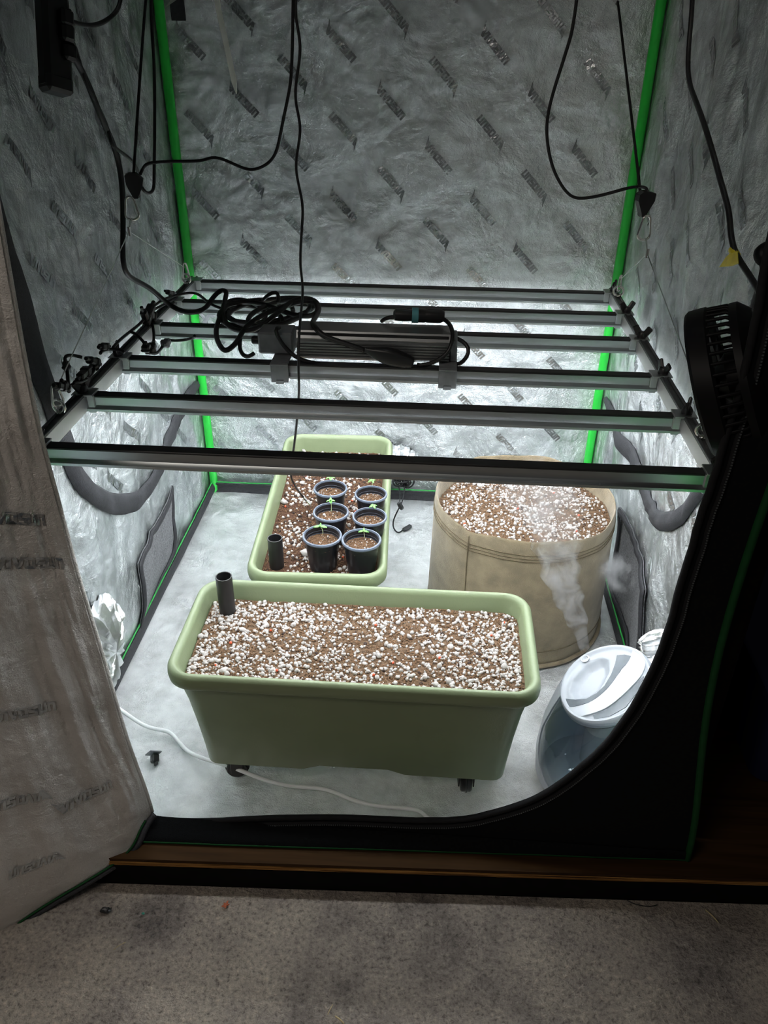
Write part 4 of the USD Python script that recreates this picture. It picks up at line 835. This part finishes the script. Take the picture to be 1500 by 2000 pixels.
# ------------------------------------------------------------------ fabric pot
fcx, fcy = .342, .632; nF = 96; th = np.linspace(0, 2*np.pi, nF, endpoint=False)
fp = thing('fabric_pot', 'large round beige felt grow bag full of soil, right side', 'fabric pot', (fcx, fcy, 0))
def ringf(r, z, wob=0, seed=0, dz=0):
    w = r+wob*nz(np.cos(th)*2, np.sin(th)*2, 1.2, seed, 3)*2
    return np.column_stack([fcx+w*np.cos(th), fcy+w*np.sin(th), z+dz*nz(np.cos(th)*2, np.sin(th)*2, 1.5, seed+9, 2)*2])
def wob(z): return .006
outer = [ringf(r, z, .008, 201, dz) for r, z, dz in ((.214, .006, 0), (.222, .012, 0), (.224, .05, 0), (.223, .12, 0), (.221, .20, 0), (.219, .28, .004), (.218, .335, .008), (.217, .353, .012), (.2145, .358, .012), (.2115, .354, .012), (.2105, .33, .008), (.209, .29, 0), (.205, .25, 0))]
part(fp, 'bag', loft(outer), 'felt', 50)
for z, rr_ in ((.318, .2192), (.327, .2190), (.310, .2195), (.055, .2246)):
    part(fp, 'stitching', tube(ringf(rr_, z, .008, 201, .006 if z > .2 else 0), .0010, 5, closed=True), 'felt_seam', True)
part(fp, 'base_welt', tube(ringf(.226, .010, .008, 201), .0055, 7, closed=True), 'felt', True)
part(fp, 'side_seam', tube(spline([(fcx+.2225*math.cos(a), fcy+.2225*math.sin(a), z) for a, z in ((-2.25, .012), (-2.24, .12), (-2.25, .22), (-2.25, .345))]), .0014, 6), 'felt_seam', True)
RFp = np.eye(4); RFp[:3, 3] = (fcx, fcy, 0)
def rin(x, y, m):
    a = np.arctan2(y, x); w = .2085+.008*nz(np.cos(a)*2, np.sin(a)*2, 1.2, 201, 3)*2; return np.hypot(x, y) < w-m
soil('perlite-speckled brown soil filling the big felt bag', rin, lambda x, y: .318+.010*nz(x, y, 6, 210, 2)-.01*(np.hypot(x, y)/.2)**2*.3, ((-.22, .22), (-.22, .22)), RFp, 'soil_dark' if False else 'soil_tan', 2100, .0028, 5200, 260, 6, clump=lambda x, y: np.clip(.5+nz(x, y, 14, 215, 2)*1.6, .1, 1))

# ------------------------------------------------------------------ humidifier
hc = np.array([.461, .093, .262]); hn = np.array([-.615, -.076, 1.]); hn /= np.linalg.norm(hn); RL = .094
ha = np.cross((0, 1, 0), hn); ha /= np.linalg.norm(ha); hb = np.cross(hn, ha)   # ha: towards +x and up, hb: +y
bc = np.array([.462, .085, .003]); nH = 64; tH = np.linspace(0, 2*np.pi, nH, endpoint=False)
hum = thing('humidifier', 'white teardrop humidifier with a clear grey water tank, right foreground', 'humidifier', bc)
def hring(s, scale=1.0):
    """s 0 at the base, 1 under the lid: round below, tilted with the lid above"""
    base = np.column_stack([bc[0]+np.cos(tH), bc[1]+np.sin(tH), 0*tH])
    r = np.interp(s, [0, .08, .3, .6, .85, 1], [.098, .106, .112, .110, .100, .090])*scale
    cz = .262*s; c = bc+(hc-bc)*s**1.3; c[2] = cz+.003
    k = s**1.6
    a1 = np.array([1., 0, 0])*(1-k)+ha*k; b1 = np.array([0, 1., 0])*(1-k)+hb*k
    return c+r*(np.cos(tH)[:, None]*a1+np.sin(tH)[:, None]*b1)
ss = np.linspace(0, 1, 22)
full = np.stack([hring(s) for s in ss])   # (22, 64, 3)
# transparent window towards the viewer, white shell round the rest
MID, HALF = math.radians(256), math.radians(80)
def half_at(q): return HALF*(math.sqrt(max(0., 1-((.58-q)/.52)**2)) if q < .58 else 1.)
def hpt(q, t):
    t = np.asarray(t); k = q**1.6; r = np.interp(q, [0, .08, .3, .6, .85, 1], [.098, .106, .112, .110, .100, .090])
    c = bc+(hc-bc)*q**1.3; c[2] = .003+.259*q
    return c+r*(np.cos(t)[:, None]*(np.array([1., 0, 0])*(1-k)+ha*k)+np.sin(t)[:, None]*(np.array([0, 1., 0])*(1-k)+hb*k))
sw = np.r_[.0601, np.linspace(.066, .14, 12), np.linspace(.17, 1, 22)]
win = np.stack([hpt(q, np.linspace(MID-half_at(q), MID+half_at(q), 40)) for q in sw])
shl = np.stack([hpt(q, np.linspace(MID+half_at(q), MID+2*math.pi-half_at(q), 60)) for q in sw])
low = [hpt(q, np.linspace(MID, MID+2*math.pi, 61)[:-1]) for q in (0, .02, .04, .0601)]
part(hum, 'shell', [grid_sheet(shl, .003, flip=False), loft(low, True, False)], 'milky_plastic', 50)
tank = part(hum, 'tank_window', grid_sheet(win, .0015), 'tank', True, label='clear grey tank')
part(tank, 'water', loft([hring(s, .94) for s in np.linspace(.08, .46, 7)]), 'water', True)
part(hum, 'inner_core', loft([np.column_stack([bc[0]+.035*np.cos(tH)+.02, bc[1]+.03+.035*np.sin(tH), 0*tH+z]) for z in (.02, .10, .19)]), 'white_plastic', True)
part(hum, 'base_tray', loft([hring(s, .9) for s in (.03, .09)]), 'white_plastic', True)
def lp(a, b, h=0): return hc+ha*a+hb*b+hn*h
def lidpx(px, py):
    d = FWD+(px-750)/FPX*RIGHT-(py-1000)/FPX*UP; q = EYE+d*(((hc-EYE) @ hn)/(d @ hn))-hc; return q @ ha, q @ hb
dish = Polygon([lidpx(*p) for p in ((1113, 1352), (1119, 1328), (1142, 1300), (1172, 1285), (1188, 1288), (1190, 1312), (1172, 1346), (1148, 1364), (1124, 1366))])
from shapely import contains_xy, distance, points as spoints
rr_, tt_ = np.meshgrid(np.r_[np.linspace(.001, .80, 26), np.linspace(.82, 1.0, 8)]*RL, np.linspace(0, 2*math.pi, 97)[:-1], indexing='ij')
aa, bb = rr_*np.cos(tt_), rr_*np.sin(tt_)
dd = distance(dish.exterior, spoints(aa, bb)); ins = contains_xy(dish, aa, bb)
hh_ = -.013*np.clip(np.where(ins, dd, 0)/.013, 0, 1)**.7+.004*np.clip((rr_/RL-.86)/.05, 0, 1)-.010*np.clip((rr_/RL-.95)/.05, 0, 1)**2
top = hc+aa[..., None]*ha+bb[..., None]*hb+hh_[..., None]*hn
loops = [top[k] for k in range(len(top))]+[hc+RL*(np.cos(tt_[0])[:, None]*ha+np.sin(tt_[0])[:, None]*hb)-.012*hn, hc+RL*.93*(np.cos(tt_[0])[:, None]*ha+np.sin(tt_[0])[:, None]*hb)-.016*hn, hc+RL*.5*(np.cos(tt_[0])[:, None]*ha+np.sin(tt_[0])[:, None]*hb)-.020*hn]
lidm = loft(loops); lidm.invert()
lid = part(hum, 'lid', lidm, 'milky_plastic', 40)
part(lid, 'seal_ring', torus(hc-hn*.014, hn, RL-.003, .003, 60, 8), 'grey_plastic', True)
plain('smoke_lens', (.17, .19, .21), .12)
def lidplate(pxs, h, thick, m, nm):
    C = spline(np.array([lidpx(*p) for p in pxs+pxs[:1]]), n=60) if m == 'white_plastic' else np.array([lidpx(*p) for p in pxs])
    pg = Polygon(C).buffer(.001).intersection(Polygon([(RL*.97*math.cos(t), RL*.97*math.sin(t)) for t in np.linspace(0, 6.28, 60)]))
    part(lid, nm, prism(pg, thick, place(lp(0, 0, h), ha, hb, hn)), m, False)
lidplate([(1106, 1366), (1112, 1381), (1132, 1377), (1152, 1371), (1172, 1358), (1188, 1342), (1204, 1322), (1214, 1306), (1228, 1292), (1234, 1283), (1220, 1280), (1206, 1281), (1203, 1296), (1195, 1318), (1182, 1340), (1166, 1355), (1146, 1366), (1124, 1368)], -.001, .0022, 'smoke_lens', 'tinted_lens')
lidplate([(1160, 1398), (1162, 1404), (1190, 1399), (1222, 1381), (1244, 1352), (1257, 1322), (1238, 1342), (1212, 1366), (1184, 1388)], -.001, .0022, 'smoke_lens', 'tinted_lens')
lidplate([(1112, 1384), (1152, 1375), (1188, 1348), (1214, 1314), (1234, 1286), (1240, 1270), (1258, 1284), (1255, 1316), (1236, 1340), (1212, 1363), (1182, 1385), (1152, 1396), (1128, 1400)], -.001, .0045, 'white_plastic', 'handle')
noz = lp(*lidpx(1144, 1288), .004)
part(lid, 'mist_outlet', lathe([(.008, 0), (.009, .003), (.006, .0035), (.005, .0)], noz-hn*.004, hn, 18, closed=True), 'white_plastic')
mist_path = [at(1143, 1276, 1, .165), at(1128, 1215, 1, .20), at(1110, 1165, 1, .235), at(1092, 1100, 1, .27), at(1085, 1030, 1, .30), at(1070, 980, 1, .36), at(1050, 950, 1, .44)]
C = spline(mist_path, n=26); rad = np.interp(np.linspace(0, 1, 26), [0, .2, .5, .8, 1], [.006, .018, .034, .055, .06]); Cn = C.copy()
solo('mist_plume', tube(C, rad*1.25*(1+.15*np.sin(np.arange(26)*1.9)), 20), 'mist', 'white mist rising from the humidifier in front of the felt bag', 'mist', smooth=True)
mb = trimesh.creation.icosphere(3, 1.0); mb.vertices *= np.array([.15, .16, .06]); mb.apply_translation((.36, .60, .40)); 
solo('mist_haze', mb, 'mist_thin', 'thin haze of mist drifting over the felt bag soil', 'mist', smooth=True)
mc = trimesh.creation.icosphere(3, 1.0); mc.vertices *= np.array([.05, .07, .05]); mc.apply_translation(PUFF)
solo('mist_puff', mc, 'mist_puff', 'small puff of mist between felt bag and right mesh vent', 'mist', smooth=True)

# ------------------------------------------------------------------ floor clutter in the tent
fz = .010
solo('white_cord', cable([(205, 1362, 0, -.60), (218, 1374, 2, .055), (245, 1393, 2, .04), (290, 1420, 2, .024), (325, 1428, 2, .02), (340, 1438, 2, .018), (365, 1465, 2, .018), (400, 1482, 2, .026), (460, 1501, 2, .034), (520, 1524, 2, .024), (580, 1536, 2, .016), (640, 1543, 2, .015), (700, 1566, 2, .015), (770, 1577, 2, .017), (812, 1582, 2, .024), (828, 1590, 1, -.06), (842, 1602, 1, -.085)], .0042, 10), 'white_cord', 'white electric cord snaking across the silver tent floor', 'cord', smooth=True)
solo('thin_wire', cable([(224, 1398, 2, .05), (232, 1415, 2, .03), (246, 1432, 2, .015), (250, 1450, 2, .010), (246, 1468, 2, .008), (244, 1480, 2, .008)], .0013, 6), 'cable_black', 'short thin black wire curling beside the door flap', 'wire', smooth=True)
cc = at(302, 1482, 2, .012)
cl = thing('plastic_clip', 'small black plastic corner clip lying on the silver floor', 'clip', cc-[0, 0, .008])
Rc = trimesh.transformations.euler_matrix(.5, .5, .5)[:3, :3]
part(cl, 'plate', box(cc+[-.003, .006, .010], (.026, .003, .028), Rc, .001), 'grey_plastic', False)
part(cl, 'wedge', [box(cc+[.002, -.003, .004], (.016, .018, .016), Rc, .003), box(cc+[.006, -.010, .0], (.006, .012, .012), Rc, .002)], 'black_plastic', False)

# ------------------------------------------------------------------ things on the concrete and beyond
def chip(px, py, s, label, name, m, cat_):
    c = at(px, py, 2, GZ+.006); t = trimesh.creation.icosphere(1, 1.0); t.vertices *= np.array(s)*(1+rng.normal(0, .2, (len(t.vertices), 1))); t.apply_translation(c); solo(name, t, m, label, cat_, smooth=False)
chip(206, 1778, (.009, .006, .006), 'black crumpled plastic chip on the concrete at left', 'plastic_chip', 'black_plastic', 'chip')
chip(280, 1784, (.003, .002, .002), 'tiny green chip on the concrete near the flap', 'green_chip', 'green_chip', 'chip')
lf = []
c = at(440, 1769, 2, GZ+.007)
for a, l in ((.4, .008), (1.2, .010), (2.2, .006), (3.6, .007), (5.0, .006)):
    d = np.array([math.cos(a), math.sin(a), .25]); lf.append(tube([c, c+d*l*.6, c+d*l], [.0016, .0020, .0006], 5))
solo('dried_leaf', cat(*lf), 'orange_leaf', 'small orange dried leaf on the concrete', 'leaf', smooth=False)
def straw(p0, p1, r, label):
    a, b = at(*p0, 2, GZ+.006), at(*p1, 2, GZ+.007); solo('straw', tube(spline([a, (a+b)/2+[0, 0, .002], b]), r, 5), 'dry_straw', label, 'straw', smooth=True)
straw((1378, 1777), (1403, 1802), .0012, 'pale straw on the concrete at lower right')
straw((655, 1985), (672, 1999), .0014, 'white straw on the concrete at the bottom edge')
straw((640, 1982), (650, 1962), .0008, 'thin tan straw near the bottom edge')
straw((222, 1855), (246, 1840), .0007, 'thin straw on the concrete below the flap')
solo('black_thread', cable([(1224, 1758, 2, GZ+.006), (1245, 1767, 2, GZ+.006), (1268, 1770, 2, GZ+.006), (1284, 1767, 2, GZ+.006)], .0009, 5), 'cable_black', 'curved black thread on the concrete at right', 'thread', smooth=True)
TZ = .001
tc = at(1500, 1390, 2, TZ+.2)
tote = thing('storage_tote', 'dark navy storage tote in shadow beyond the tent', 'tote', (tc[0]+.22, tc[1]+.25, TZ))
TL = [np.column_stack([rr(w, d, .03)+[tc[0]+.22, tc[1]+.25], np.full(len(rr(w, d, .03)), z)]) for z, w, d in ((TZ+.004, .40, .50), (TZ+.01, .41, .51), (TZ+.24, .45, .55))]
part(tote, 'bin', loft(TL), 'navy'); part(tote, 'lid', loft([np.column_stack([rr(w, d, .03)+[tc[0]+.22, tc[1]+.25], np.full(len(rr(w, d, .03)), z)]) for z, w, d in ((TZ+.232, .46, .56), (TZ+.236, .47, .57), (TZ+.252, .47, .57), (TZ+.258, .455, .555))]), 'navy')
